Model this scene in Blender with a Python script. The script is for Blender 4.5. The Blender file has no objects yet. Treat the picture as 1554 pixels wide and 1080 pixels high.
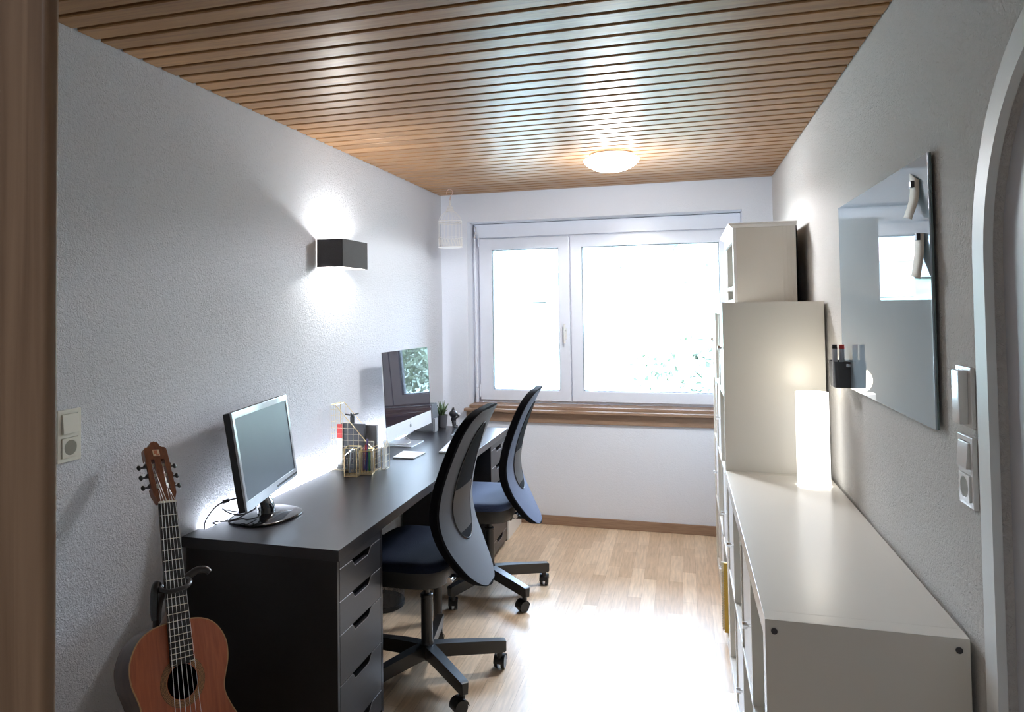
import bpy, bmesh, math, random
from math import sin, cos, pi, radians, sqrt
from mathutils import Vector, Matrix, noise
random.seed(7)
S = bpy.context.scene
COL = S.collection

# room dimensions (metres): x to the right, y towards the window, z up
W, D, H = 2.2224, 4.6468, 2.29
DZ = 0.713            # desk height
KZ = 0.79             # sideboard height

# ------------------------------------------------------------------ materials
def newmat(name):
    m = bpy.data.materials.new(name); m.use_nodes = True
    nt = m.node_tree
    return m, nt, nt.nodes, nt.links, nt.nodes['Principled BSDF']

def mat(name, col, rough=.5, metal=0., spec=.5, vary=.06, nscale=30., bump=0., bscale=200., bdist=.002,
        coat=0., sheen=0., emit=None, estr=0., ior=1.5, trans=0., alpha=1., stretch=None, space='Object'):
    m, nt, N, L, B = newmat(name)
    B.inputs['Roughness'].default_value = rough
    B.inputs['Metallic'].default_value = metal
    B.inputs['IOR'].default_value = ior
    B.inputs['Specular IOR Level'].default_value = spec
    B.inputs['Coat Weight'].default_value = coat
    B.inputs['Coat Roughness'].default_value = .05
    B.inputs['Sheen Weight'].default_value = sheen
    B.inputs['Transmission Weight'].default_value = trans
    B.inputs['Alpha'].default_value = alpha
    tc = N.new('ShaderNodeTexCoord'); vec = tc.outputs[space]
    if stretch:
        mp = N.new('ShaderNodeMapping'); mp.inputs['Scale'].default_value = stretch
        L.new(vec, mp.inputs['Vector']); vec = mp.outputs['Vector']
    nz = N.new('ShaderNodeTexNoise'); nz.inputs['Scale'].default_value = nscale; nz.inputs['Detail'].default_value = 4
    L.new(vec, nz.inputs['Vector'])
    mx = N.new('ShaderNodeMix'); mx.data_type = 'RGBA'
    mx.inputs['A'].default_value = [c*(1-vary) for c in col]+[1]
    mx.inputs['B'].default_value = [min(1, c*(1+vary)) for c in col]+[1]
    L.new(nz.outputs['Fac'], mx.inputs['Factor']); L.new(mx.outputs['Result'], B.inputs['Base Color'])
    if bump:
        n2 = N.new('ShaderNodeTexNoise'); n2.inputs['Scale'].default_value = bscale; n2.inputs['Detail'].default_value = 3
        L.new(vec, n2.inputs['Vector'])
        bp = N.new('ShaderNodeBump'); bp.inputs['Strength'].default_value = bump; bp.inputs['Distance'].default_value = bdist
        L.new(n2.outputs['Fac'], bp.inputs['Height']); L.new(bp.outputs['Normal'], B.inputs['Normal'])
    if emit:
        B.inputs['Emission Color'].default_value = (*emit, 1); B.inputs['Emission Strength'].default_value = estr
    return m

def wood(name, dark, light, rough=.4, axis=(1, 12, 12), scale=6., coat=0., spec=.5):
    m, nt, N, L, B = newmat(name)
    tc = N.new('ShaderNodeTexCoord'); mp = N.new('ShaderNodeMapping'); mp.inputs['Scale'].default_value = axis
    L.new(tc.outputs['Object'], mp.inputs['Vector'])
    nz = N.new('ShaderNodeTexNoise'); nz.inputs['Scale'].default_value = scale; nz.inputs['Detail'].default_value = 6
    nz.inputs['Distortion'].default_value = .6
    L.new(mp.outputs['Vector'], nz.inputs['Vector'])
    cr = N.new('ShaderNodeValToRGB'); cr.color_ramp.elements[0].position = .3; cr.color_ramp.elements[1].position = .72
    cr.color_ramp.elements[0].color = (*dark, 1); cr.color_ramp.elements[1].color = (*light, 1)
    L.new(nz.outputs['Fac'], cr.inputs['Fac']); L.new(cr.outputs['Color'], B.inputs['Base Color'])
    B.inputs['Roughness'].default_value = rough; B.inputs['Coat Weight'].default_value = coat
    B.inputs['Specular IOR Level'].default_value = spec
    bp = N.new('ShaderNodeBump'); bp.inputs['Strength'].default_value = .08; bp.inputs['Distance'].default_value = .001
    L.new(nz.outputs['Fac'], bp.inputs['Height']); L.new(bp.outputs['Normal'], B.inputs['Normal'])
    return m

def plaster(name, col, bump=.55):
    m, nt, N, L, B = newmat(name)
    g = N.new('ShaderNodeNewGeometry')
    nz = N.new('ShaderNodeTexNoise'); nz.inputs['Scale'].default_value = 78; nz.inputs['Detail'].default_value = 5; nz.inputs['Roughness'].default_value = .62
    nz.inputs['Distortion'].default_value = 1.2
    L.new(g.outputs['Position'], nz.inputs['Vector'])
    n2 = N.new('ShaderNodeTexNoise'); n2.inputs['Scale'].default_value = 1.3; L.new(g.outputs['Position'], n2.inputs['Vector'])
    mx = N.new('ShaderNodeMix'); mx.data_type = 'RGBA'
    mx.inputs['A'].default_value = [c*.96 for c in col]+[1]; mx.inputs['B'].default_value = [c*1.03 for c in col]+[1]
    L.new(n2.outputs['Fac'], mx.inputs['Factor']); L.new(mx.outputs['Result'], B.inputs['Base Color'])
    bp = N.new('ShaderNodeBump'); bp.inputs['Strength'].default_value = bump; bp.inputs['Distance'].default_value = .012
    L.new(nz.outputs['Fac'], bp.inputs['Height']); L.new(bp.outputs['Normal'], B.inputs['Normal'])
    B.inputs['Roughness'].default_value = .85; B.inputs['Specular IOR Level'].default_value = .25
    return m

def ceiling_wood(name, pitch, y0):
    m, nt, N, L, B = newmat(name)
    g = N.new('ShaderNodeNewGeometry'); sp = N.new('ShaderNodeSeparateXYZ'); L.new(g.outputs['Position'], sp.inputs['Vector'])
    a = N.new('ShaderNodeMath'); a.operation = 'SUBTRACT'; a.inputs[1].default_value = y0; L.new(sp.outputs['Y'], a.inputs[0])
    b = N.new('ShaderNodeMath'); b.operation = 'DIVIDE'; b.inputs[1].default_value = pitch; L.new(a.outputs[0], b.inputs[0])
    c = N.new('ShaderNodeMath'); c.operation = 'FLOOR'; L.new(b.outputs[0], c.inputs[0])
    wn = N.new('ShaderNodeTexWhiteNoise'); wn.noise_dimensions = '1D'; L.new(c.outputs[0], wn.inputs['W'])
    mp = N.new('ShaderNodeMapping'); mp.inputs['Scale'].default_value = (1.1, 22, 22)
    ad = N.new('ShaderNodeCombineXYZ'); sc = N.new('ShaderNodeMath'); sc.operation = 'MULTIPLY'; sc.inputs[1].default_value = 37
    L.new(wn.outputs['Value'], sc.inputs[0]); L.new(sc.outputs[0], ad.inputs['X'])
    va = N.new('ShaderNodeVectorMath'); va.operation = 'ADD'; L.new(g.outputs['Position'], va.inputs[0]); L.new(ad.outputs[0], va.inputs[1])
    L.new(va.outputs[0], mp.inputs['Vector'])
    nz = N.new('ShaderNodeTexNoise'); nz.inputs['Scale'].default_value = 3.2; nz.inputs['Detail'].default_value = 7; nz.inputs['Distortion'].default_value = .8
    L.new(mp.outputs['Vector'], nz.inputs['Vector'])
    cr = N.new('ShaderNodeValToRGB'); cr.color_ramp.elements[0].position = .25; cr.color_ramp.elements[1].position = .75
    cr.color_ramp.elements[0].color = (.205, .100, .043, 1); cr.color_ramp.elements[1].color = (.37, .21, .098, 1)
    L.new(nz.outputs['Fac'], cr.inputs['Fac'])
    hs = N.new('ShaderNodeHueSaturation'); L.new(cr.outputs['Color'], hs.inputs['Color'])
    mr = N.new('ShaderNodeMapRange'); mr.inputs['To Min'].default_value = .82; mr.inputs['To Max'].default_value = 1.12
    L.new(wn.outputs['Value'], mr.inputs['Value']); L.new(mr.outputs[0], hs.inputs['Value'])
    L.new(hs.outputs['Color'], B.inputs['Base Color'])
    B.inputs['Specular IOR Level'].default_value = .3; B.inputs['Specular Tint'].default_value = (1, .90, .74, 1)
    rr = N.new('ShaderNodeMapRange'); rr.inputs['To Min'].default_value = .3; rr.inputs['To Max'].default_value = .5
    L.new(nz.outputs['Fac'], rr.inputs['Value']); L.new(rr.outputs[0], B.inputs['Roughness'])
    n3 = N.new('ShaderNodeTexNoise'); n3.inputs['Scale'].default_value = 5; L.new(g.outputs['Position'], n3.inputs['Vector'])
    bp = N.new('ShaderNodeBump'); bp.inputs['Strength'].default_value = .25; bp.inputs['Distance'].default_value = .01
    L.new(n3.outputs['Fac'], bp.inputs['Height']); L.new(bp.outputs['Normal'], B.inputs['Normal'])
    return m

def parquet(name):
    m, nt, N, L, B = newmat(name)
    g = N.new('ShaderNodeNewGeometry')
    mp = N.new('ShaderNodeMapping'); mp.inputs['Rotation'].default_value = (0, 0, radians(90))
    L.new(g.outputs['Position'], mp.inputs['Vector'])
    br = N.new('ShaderNodeTexBrick'); br.offset = .37; br.offset_frequency = 2; br.squash = 1.0
    br.inputs['Scale'].default_value = 1; br.inputs['Brick Width'].default_value = .42; br.inputs['Row Height'].default_value = .068
    br.inputs['Mortar Size'].default_value = .0006; br.inputs['Mortar Smooth'].default_value = .2; br.inputs['Bias'].default_value = 0
    br.inputs['Color1'].default_value = (.60, .44, .29, 1); br.inputs['Color2'].default_value = (.82, .66, .49, 1)
    br.inputs['Mortar'].default_value = (.42, .28, .17, 1)
    L.new(mp.outputs['Vector'], br.inputs['Vector'])
    m2 = N.new('ShaderNodeMapping'); m2.inputs['Scale'].default_value = (38, 3, 1); L.new(g.outputs['Position'], m2.inputs['Vector'])
    nz = N.new('ShaderNodeTexNoise'); nz.inputs['Scale'].default_value = 2.5; nz.inputs['Detail'].default_value = 6; L.new(m2.outputs['Vector'], nz.inputs['Vector'])
    cr = N.new('ShaderNodeValToRGB'); cr.color_ramp.elements[0].color = (.8, .78, .75, 1); cr.color_ramp.elements[1].color = (1.08, 1.06, 1.04, 1)
    cr.color_ramp.elements[0].position = .3; cr.color_ramp.elements[1].position = .7
    L.new(nz.outputs['Fac'], cr.inputs['Fac'])
    mx = N.new('ShaderNodeMix'); mx.data_type = 'RGBA'; mx.blend_type = 'MULTIPLY'; mx.inputs['Factor'].default_value = 1
    L.new(br.outputs['Color'], mx.inputs['A']); L.new(cr.outputs['Color'], mx.inputs['B']); L.new(mx.outputs['Result'], B.inputs['Base Color'])
    B.inputs['Roughness'].default_value = .36; B.inputs['Specular IOR Level'].default_value = .5
    B.inputs['Coat Weight'].default_value = .15; B.inputs['Coat Roughness'].default_value = .25
    bp = N.new('ShaderNodeBump'); bp.inputs['Strength'].default_value = .06; bp.inputs['Distance'].default_value = .002
    L.new(nz.outputs['Fac'], bp.inputs['Height']); L.new(bp.outputs['Normal'], B.inputs['Normal'])
    return m

M = {}
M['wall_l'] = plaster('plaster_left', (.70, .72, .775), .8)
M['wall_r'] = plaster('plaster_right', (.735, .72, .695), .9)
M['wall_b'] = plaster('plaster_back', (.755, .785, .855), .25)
M['floor'] = parquet('beech_parquet')
PITCH, CY0 = .088, 1.362
M['ceil'] = ceiling_wood('ceiling_boards', PITCH, CY0)
M['groove'] = mat('dark_groove', (.035, .016, .008), .9)
M['base'] = wood('oak_brown', (.25, .155, .10), (.34, .225, .15), .45, (1.5, 18, 18), 5)
M['post'] = wood('post_wood', (.19, .105, .055), (.35, .215, .125), .5, (25, 25, 1.2), 4)
M['upvc'] = mat('white_window_plastic', (.75, .78, .86), .3, spec=.5, vary=.02)
M['gasket'] = mat('grey_gasket', (.2, .21, .23), .6)
M['glass'] = None
M['white'] = mat('white_laminate', (.75, .725, .665), .26, spec=.5, vary=.02, nscale=4)
M['white2'] = mat('white_lacquer', (.80, .80, .79), .35, vary=.02)
M['door_w'] = mat('white_door_paint', (.60, .61, .66), .45, vary=.02)
M['casing'] = mat('casing_paint', (.80, .83, .83), .4, vary=.02)
M['black'] = mat('black_brown_laminate', (.016, .015, .0165), .33, spec=.5, vary=.2, nscale=60, stretch=(1, .1, 1))
M['blacktop'] = mat('black_brown_top', (.017, .016, .019), .31, spec=.7, vary=.2, nscale=60, stretch=(1, .1, 1))
M['drawer'] = mat('black_drawer_front', (.03, .03, .035), .4, spec=.6, vary=.15, nscale=60, stretch=(1, .1, 1))
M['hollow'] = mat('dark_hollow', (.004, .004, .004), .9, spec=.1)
M['edge'] = mat('edge_highlight', (.3, .3, .32), .4)  # paler grey stands in for the glint along the drawer edges
M['fabric'] = mat('black_seat_fabric', (.013, .018, .036), .62, spec=.5, vary=.35, nscale=260, bump=.6, bscale=520, bdist=.0015, sheen=.22)
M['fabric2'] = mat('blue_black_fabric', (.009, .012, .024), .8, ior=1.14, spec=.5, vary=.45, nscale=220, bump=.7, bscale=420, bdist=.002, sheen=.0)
M['fabric4'] = mat('blue_lit_fabric', (.028, .046, .11), .75, spec=.2, vary=.35, nscale=260, bump=.6, bscale=520, bdist=.0015, sheen=.25)  # black fabric with blue window light put into its base colour
M['fabric3'] = mat('dark_rim_fabric', (.006, .006, .008), .8, ior=1.15, spec=.5, vary=.3, nscale=300, bump=.4, bscale=700, bdist=.001)
M['plasticb'] = mat('black_plastic', (.012, .012, .013), .4, spec=.5)
M['metalb'] = mat('black_metal', (.014, .013, .013), .33, spec=.6)
M['gloss'] = mat('gloss_black', (.01, .01, .011), .08, spec=.6, coat=.6)
M['silver'] = mat('aluminium', (.78, .79, .81), .32, metal=.85, vary=.02)
M['chinm'] = mat('silver_chin', (.83, .84, .86), .4, metal=.3, vary=.02)
M['chrome'] = mat('chrome', (.8, .8, .82), .12, metal=1, vary=.02)
M['bezel'] = mat('glossy_grey_sheen', (.50, .53, .58), .12, spec=.7, coat=.5)  # monitor's black bezel has its light reflections put into this grey
M['screen1'] = mat('matt_screen', (.095, .11, .15), .38, spec=.6, vary=.04)
M['screen2'] = mat('glass_screen', (.026, .022, .034), .012, spec=.62, ior=1.5, vary=.02)
M['brass'] = mat('brass_wire', (.80, .62, .34), .3, metal=.9, vary=.05)
M['wirew'] = mat('pale_gold_wire', (.82, .72, .55), .35, metal=.5, vary=.05)
M['cable'] = mat('black_cable', (.014, .014, .015), .5)
M['cablew'] = mat('white_cable', (.75, .75, .74), .5)
M['plate'] = mat('ivory_plastic', (.70, .69, .62), .35, vary=.02)
M['plated'] = mat('ivory_plastic_shaded', (.22, .21, .17), .45, vary=.02)  # darker ivory, the shade of the socket recess put into the colour
M['platew'] = mat('white_gloss_plastic', (.74, .735, .72), .15, spec=.6, coat=.4, vary=.02)
M['paper'] = mat('paper', (.66, .65, .61), .8, vary=.02)
M['yellow'] = mat('yellow_cover', (.72, .47, .06), .5)
M['red'] = mat('red_cover', (.62, .06, .055), .5)
M['greycard'] = mat('grey_card', (.30, .30, .31), .7)
M['greydk'] = mat('charcoal_card', (.075, .077, .085), .7)
M['shade_dk'] = mat('charcoal_linen', (.055, .053, .055), .85, vary=.35, nscale=60, stretch=(2, 2, 14), bump=.5, bscale=90)
M['linen_in'] = mat('white_lining', (.85, .84, .82), .7)
M['bulb'] = mat('lit_bulb', (1, 1, 1), .5, emit=(1, .93, .82), estr=60)
M['dome'] = mat('lit_opal_glass', (.95, .95, .94), .35, emit=(1, .955, .88), estr=9)
M['shade_lit'] = mat('lit_paper_shade', (.95, .94, .92), .6, emit=(1, .955, .88), estr=1.25)
M['led'] = mat('led_strip', (1, 1, 1), .5, emit=(.93, .96, 1), estr=60)
M['led_fill'] = mat('led_fill_far', (1, 1, 1), .5, emit=(.93, .96, 1), estr=230)
M['card'] = mat('cream_card', (.84, .82, .76), .8, vary=.02)
M['leaf'] = mat('succulent_leaf', (.09, .15, .065), .45, vary=.4, nscale=20)
M['pot'] = mat('grey_pot', (.12, .125, .145), .5)
M['soil'] = mat('soil', (.03, .02, .015), .95, vary=.5)
M['toyd'] = mat('dark_vinyl', (.02, .019, .025), .35)
M['toyw'] = mat('white_vinyl', (.78, .78, .80), .4)
M['board'] = mat('back_painted_glass', (.37, .47, .55), .02, spec=.8, ior=1.55, vary=.01, coat=0)
M['boardedge'] = mat('green_glass_edge', (.16, .23, .24), .15, spec=.6)
M['cage'] = mat('white_wire', (.86, .85, .83), .45)
M['copper'] = mat('copper_hook', (.72, .50, .42), .35, metal=.6)
M['bolt'] = mat('dark_bolt', (.09, .09, .1), .35, metal=.7)
M['gtop'] = wood('cedar_soundboard', (.27, .060, .018), (.40, .105, .034), .3, (14, 1.2, 14), 9, coat=.3)
M['gside'] = wood('rosewood_side', (.035, .018, .014), (.085, .045, .032), .32, (4, 1.5, 4), 8, coat=.3)
M['gneck'] = wood('mahogany_neck', (.16, .06, .028), (.28, .12, .06), .35, (14, 1.5, 14), 9, coat=.2)
M['ghead'] = wood('rosewood_head', (.11, .035, .016), (.21, .075, .035), .3, (14, 1.5, 14), 9, coat=.3)
M['gboard'] = mat('ebony', (.016, .014, .013), .42)
M['gold_in'] = mat('tan_binding', (.40, .22, .09), .45)
M['rosette'] = None
M['bone'] = mat('bone', (.72, .68, .56), .4)
M['fret'] = mat('fret_wire', (.72, .67, .55), .3, metal=.7)
M['string'] = mat('guitar_string', (.72, .72, .72), .35, metal=.5)
M['rubber'] = mat('black_rubber', (.015, .015, .017), .3, spec=.6, coat=.2)
M['pen1'] = mat('pen_violet', (.16, .12, .35), .4)
M['pen2'] = mat('pen_green', (.10, .50, .24), .4)
M['pen3'] = mat('pen_plum', (.33, .17, .24), .4)
M['pen4'] = mat('pen_grey', (.55, .56, .60), .4)
M['pen5'] = mat('pen_blue', (.08, .10, .42), .4)
M['emblem'] = mat('cream_emblem', (.70, .55, .38), .5)
M['emblem2'] = mat('rust_emblem', (.42, .13, .05), .5)

def glassmat(name, tint=(1, 1, 1), rough=.0, thin=True):
    # plain thin glass: mostly transparent, with a Fresnel reflection
    m = bpy.data.materials.new(name); m.use_nodes = True
    nt = m.node_tree; N = nt.nodes; L = nt.links
    N.clear(); out = N.new('ShaderNodeOutputMaterial')
    tr = N.new('ShaderNodeBsdfTransparent'); tr.inputs['Color'].default_value = (*tint, 1)
    gl = N.new('ShaderNodeBsdfGlossy'); gl.inputs['Roughness'].default_value = rough
    fr = N.new('ShaderNodeFresnel'); fr.inputs['IOR'].default_value = 1.45
    mx = N.new('ShaderNodeMixShader')
    L.new(fr.outputs[0], mx.inputs[0]); L.new(tr.outputs[0], mx.inputs[1]); L.new(gl.outputs[0], mx.inputs[2])
    L.new(mx.outputs[0], out.inputs['Surface'])
    return m
M['glass'] = glassmat('window_glass', (.97, .985, .98))
M['glass2'] = glassmat('holder_glass', (.95, .96, .95))

def meshmat(name, col, holes=.5, scale=420.):
    m, nt, N, L, B = newmat(name)
    B.inputs['Base Color'].default_value = (*col, 1); B.inputs['Roughness'].default_value = .45; B.inputs['Metallic'].default_value = .4
    tc = N.new('ShaderNodeTexCoord'); vo = N.new('ShaderNodeTexVoronoi'); vo.inputs['Scale'].default_value = scale
    vo.feature = 'F1'; vo.inputs['Randomness'].default_value = 0
    L.new(tc.outputs['Object'], vo.inputs['Vector'])
    mt = N.new('ShaderNodeMath'); mt.operation = 'GREATER_THAN'; mt.inputs[1].default_value = holes
    L.new(vo.outputs['Distance'], mt.inputs[0]); L.new(mt.outputs[0], B.inputs['Alpha'])
    return m
M['binmesh'] = meshmat('bin_mesh', (.10, .10, .105), .5, 260)

def rosettemat():
    m, nt, N, L, B = newmat('rosette_inlay')
    tc = N.new('ShaderNodeTexCoord'); 
    sp = N.new('ShaderNodeVectorMath'); sp.operation = 'SUBTRACT'; sp.inputs[1].default_value = (0, -.478, 0)
    L.new(tc.outputs['Object'], sp.inputs[0])
    le = N.new('ShaderNodeVectorMath'); le.operation = 'LENGTH'; L.new(sp.outputs[0], le.inputs[0])
    mu = N.new('ShaderNodeMath'); mu.operation = 'MULTIPLY'; mu.inputs[1].default_value = 2*pi/.0035*1.0; L.new(le.outputs['Value'], mu.inputs[0])
    si = N.new('ShaderNodeMath'); si.operation = 'SINE'; L.new(mu.outputs[0], si.inputs[0])
    vo = N.new('ShaderNodeTexVoronoi'); vo.inputs['Scale'].default_value = 500; L.new(tc.outputs['Object'], vo.inputs['Vector'])
    ad = N.new('ShaderNodeMath'); ad.operation = 'MULTIPLY_ADD'; ad.inputs[1].default_value = .4; L.new(si.outputs[0], ad.inputs[0]); L.new(vo.outputs['Distance'], ad.inputs[2])
    cr = N.new('ShaderNodeValToRGB'); cr.color_ramp.elements[0].color = (.07, .03, .012, 1); cr.color_ramp.elements[1].color = (.36, .18, .065, 1)
    L.new(ad.outputs[0], cr.inputs['Fac']); L.new(cr.outputs['Color'], B.inputs['Base Color']); B.inputs['Roughness'].default_value = .35
    return m
M['rosette'] = rosettemat()

# ------------------------------------------------------------------ mesh builder
class MB:
    def __init__(s): s.bm = bmesh.new()
    def _merge(s, b2, xf=None):
        if xf is not None: bmesh.ops.transform(b2, matrix=xf, verts=b2.verts)
        me = bpy.data.meshes.new('tmp'); b2.to_mesh(me); b2.free(); s.bm.from_mesh(me); bpy.data.meshes.remove(me)
        return s
    def box(s, lo, hi, bev=0., seg=2, xf=None):
        b = bmesh.new(); bmesh.ops.create_cube(b, size=1)
        lo = Vector(lo); hi = Vector(hi)
        for v in b.verts: v.co = Vector([lo[i]+(v.co[i]+.5)*(hi[i]-lo[i]) for i in range(3)])
        if bev: bmesh.ops.bevel(b, geom=b.edges[:], offset=bev, segments=seg, affect='EDGES', profile=.5)
        return s._merge(b, xf)
    def quadbox(s, c8, bev=0.):
        # c8: four corners of the front then four of the back, matching order
        b = bmesh.new(); v = [b.verts.new(c) for c in c8]
        for f in ((0,1,2,3), (7,6,5,4), (0,4,5,1), (1,5,6,2), (2,6,7,3), (3,7,4,0)): b.faces.new([v[i] for i in f])
        bmesh.ops.recalc_face_normals(b, faces=b.faces)
        if bev: bmesh.ops.bevel(b, geom=b.edges[:], offset=bev, segments=2, affect='EDGES', profile=.5)
        return s._merge(b)
    def loft(s, rings, cap=True, closed=True, xf=None):
        b = bmesh.new(); R = [[b.verts.new(p) for p in r] for r in rings]; n = len(R[0])
        for i in range(len(R)-1):
            for j in range(n if closed else n-1):
                k = (j+1) % n
                b.faces.new((R[i][j], R[i][k], R[i+1][k], R[i+1][j]))
        if cap and closed:
            b.faces.new(R[0][::-1]); b.faces.new(R[-1])
        bmesh.ops.recalc_face_normals(b, faces=b.faces)
        return s._merge(b, xf)
    def cyl(s, p0, p1, r0, r1=None, n=24, cap=True):
        r1 = r0 if r1 is None else r1
        p0 = Vector(p0); p1 = Vector(p1); d = (p1-p0).normalized()
        a = d.orthogonal().normalized(); c = d.cross(a)
        ring = lambda p, r: [p+a*(r*cos(2*pi*i/n))+c*(r*sin(2*pi*i/n)) for i in range(n)]
        return s.loft([ring(p0, r0), ring(p1, r1)], cap)
    def tube(s, pts, r, n=8, closed=False, rads=None):
        pts = [Vector(p) for p in pts]; rings = []; m = len(pts); a = None
        for i, p in enumerate(pts):
            if closed: d = (pts[(i+1) % m]-pts[i-1])
            else: d = pts[min(i+1, m-1)]-pts[max(i-1, 0)]
            d.normalize()
            if a is None: a = d.orthogonal().normalized()
            else:
                a = a-d*a.dot(d)
                a = d.orthogonal().normalized() if a.length < 1e-6 else a.normalized()
            c = d.cross(a); rr = rads[i] if rads else r
            rings.append([p+a*(rr*cos(2*pi*k/n))+c*(rr*sin(2*pi*k/n)) for k in range(n)])
        if closed: rings.append(rings[0])
        return s.loft(rings, cap=not closed)
    def lathe(s, prof, o=(0, 0, 0), n=32, cap=True, xf=None):
        o = Vector(o)
        return s.loft([[o+Vector((r*cos(2*pi*i/n), r*sin(2*pi*i/n), z)) for i in range(n)] for r, z in prof], cap, xf=xf)
    def prism(s, poly, f, t0, t1, bev=0.):
        # poly of 2D points, f(u, v, t) -> 3D
        b = bmesh.new(); A = [b.verts.new(f(u, v, t0)) for u, v in poly]; C = [b.verts.new(f(u, v, t1)) for u, v in poly]; n = len(poly)
        b.faces.new(A[::-1]); b.faces.new(C)
        for i in range(n): b.faces.new((A[i], A[(i+1) % n], C[(i+1) % n], C[i]))
        bmesh.ops.recalc_face_normals(b, faces=b.faces)
        if bev: bmesh.ops.bevel(b, geom=[e for e in b.edges], offset=bev, segments=2, affect='EDGES', profile=.5)
        return s._merge(b)
    def strip(s, outer, inner, f, t0, t1):
        # a band between two 2D curves, with thickness
        return s.loft([[f(*o, t0), f(*o, t1), f(*i, t1), f(*i, t0)] for o, i in zip(outer, inner)])
    def ball(s, c, r, sc=(1, 1, 1), n=16, xf=None):
        b = bmesh.new(); bmesh.ops.create_uvsphere(b, u_segments=n, v_segments=max(6, n//2), radius=r)
        for v in b.verts: v.co = Vector((v.co.x*sc[0], v.co.y*sc[1], v.co.z*sc[2]))+Vector(c)
        return s._merge(b, xf)
    def grid(s, P, xf=None):
        b = bmesh.new(); R = [[b.verts.new(p) for p in r] for r in P]
        for i in range(len(R)-1):
            for j in range(len(R[0])-1): b.faces.new((R[i][j], R[i][j+1], R[i+1][j+1], R[i+1][j]))
        return s._merge(b, xf)

def base_of(o):
    v = Vector((0, 0, 0))
    while o is not None:
        v += o.location; o = o.parent
    return v

def obj(name, mb, m, parent=None, label=None, world=True, smooth=35, subsurf=0, solid=None):
    me = bpy.data.meshes.new(name)
    if parent is not None and world:
        bmesh.ops.translate(mb.bm, vec=-base_of(parent), verts=mb.bm.verts)
    mb.bm.to_mesh(me); mb.bm.free()
    o = bpy.data.objects.new(name, me); COL.objects.link(o)
    for x in (m if isinstance(m, (list, tuple)) else [m]): me.materials.append(x)
    if smooth:
        for p in me.polygons: p.use_smooth = True
        me.set_sharp_from_angle(angle=radians(smooth))
    if solid:
        md = o.modifiers.new('thickness', 'SOLIDIFY'); md.thickness = solid[0]; md.offset = solid[1]
    if subsurf:
        md = o.modifiers.new('smooth', 'SUBSURF'); md.levels = subsurf; md.render_levels = subsurf
    if smooth and not subsurf and not solid:
        md = o.modifiers.new('flat_faces', 'WEIGHTED_NORMAL'); md.keep_sharp = True
    if parent is not None: o.parent = parent
    if label: o['label'] = label
    return o

def thing(name, label, cat, loc=(0, 0, 0), rot=(0, 0, 0), group=None):
    o = bpy.data.objects.new(name, None); COL.objects.link(o); o.empty_display_size = .05
    o.location = loc; o.rotation_euler = rot; o['label'] = label; o['category'] = cat
    if group: o['group'] = group
    return o

def tag(o, label, cat, group=None, kind=None):
    o['label'] = label; o['category'] = cat
    if group: o['group'] = group
    if kind: o['kind'] = kind
    return o

def struct(name, mb, m, parent=None, label=None, smooth=0):
    o = obj(name, mb, m, parent, smooth=smooth)
    if parent is None: o['kind'] = 'structure'
    if label: o['label'] = label
    return o

def arc(c, r, a0, a1, n):
    return [(c[0]+r*cos(a0+(a1-a0)*i/n), c[1]+r*sin(a0+(a1-a0)*i/n)) for i in range(n+1)]

def spline(pts, per=8, closed=False):
    pts = [Vector(p) for p in pts]; out = []; n = len(pts)
    for i in range(n if closed else n-1):
        p0 = pts[i-1] if (closed or i > 0) else pts[0]*2-pts[1]
        p1 = pts[i]; p2 = pts[(i+1) % n]
        p3 = pts[(i+2) % n] if (closed or i+2 < n) else pts[-1]*2-pts[-2]
        for k in range(per):
            t = k/per
            out.append(.5*((2*p1)+(p2-p0)*t+(2*p0-5*p1+4*p2-p3)*t*t+(3*p1-p0-3*p2+p3)*t**3))
    if not closed: out.append(pts[-1])
    return out

def interp(tab, t):
    for (a, x), (b, y) in zip(tab, tab[1:]):
        if t <= b:
            k = 0 if b == a else max(0, (t-a)/(b-a)); return x+(y-x)*k
    return tab[-1][1]
# ------------------------------------------------------------------ setting
YF = -2.3
struct('floor', MB().box((-.12, YF-.1, -.1), (W+.2, D+.3, 0)), M['floor'])

# boarded ceiling: boards run across the room with open grooves between them
c = MB()
k0 = int((YF-CY0)/PITCH)-1
for k in range(k0, 40):
    y = CY0+k*PITCH
    ya, yb = y+.0075, y+PITCH-.0075
    if yb > D or ya < YF: continue
    b = bmesh.new(); 
    x0, x1, z = .004, W-.004, H
    vs = [b.verts.new(p) for p in ((x0, ya, z+.018), (x0, ya, z+.003), (x0, ya+.004, z), (x0, yb-.004, z), (x0, yb, z+.003), (x0, yb, z+.018),
                                   (x1, ya, z+.018), (x1, ya, z+.003), (x1, ya+.004, z), (x1, yb-.004, z), (x1, yb, z+.003), (x1, yb, z+.018))]
    for i in range(5): b.faces.new((vs[i], vs[i+1], vs[i+7], vs[i+6]))
    b.faces.new(vs[0:6][::-1]); b.faces.new(vs[6:12])
    bmesh.ops.recalc_face_normals(b, faces=b.faces)
    c._merge(b)
ceil = struct('ceiling', c, M['ceil'])
struct('ceiling_backing', MB().box((-.12, YF-.1, H+.0155), (W+.2, D+.3, H+.1)), M['groove'], ceil)

struct('wall_left', MB().box((-.12, YF-.1, 0), (0, D+.3, H+.0155)), M['wall_l'])

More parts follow.
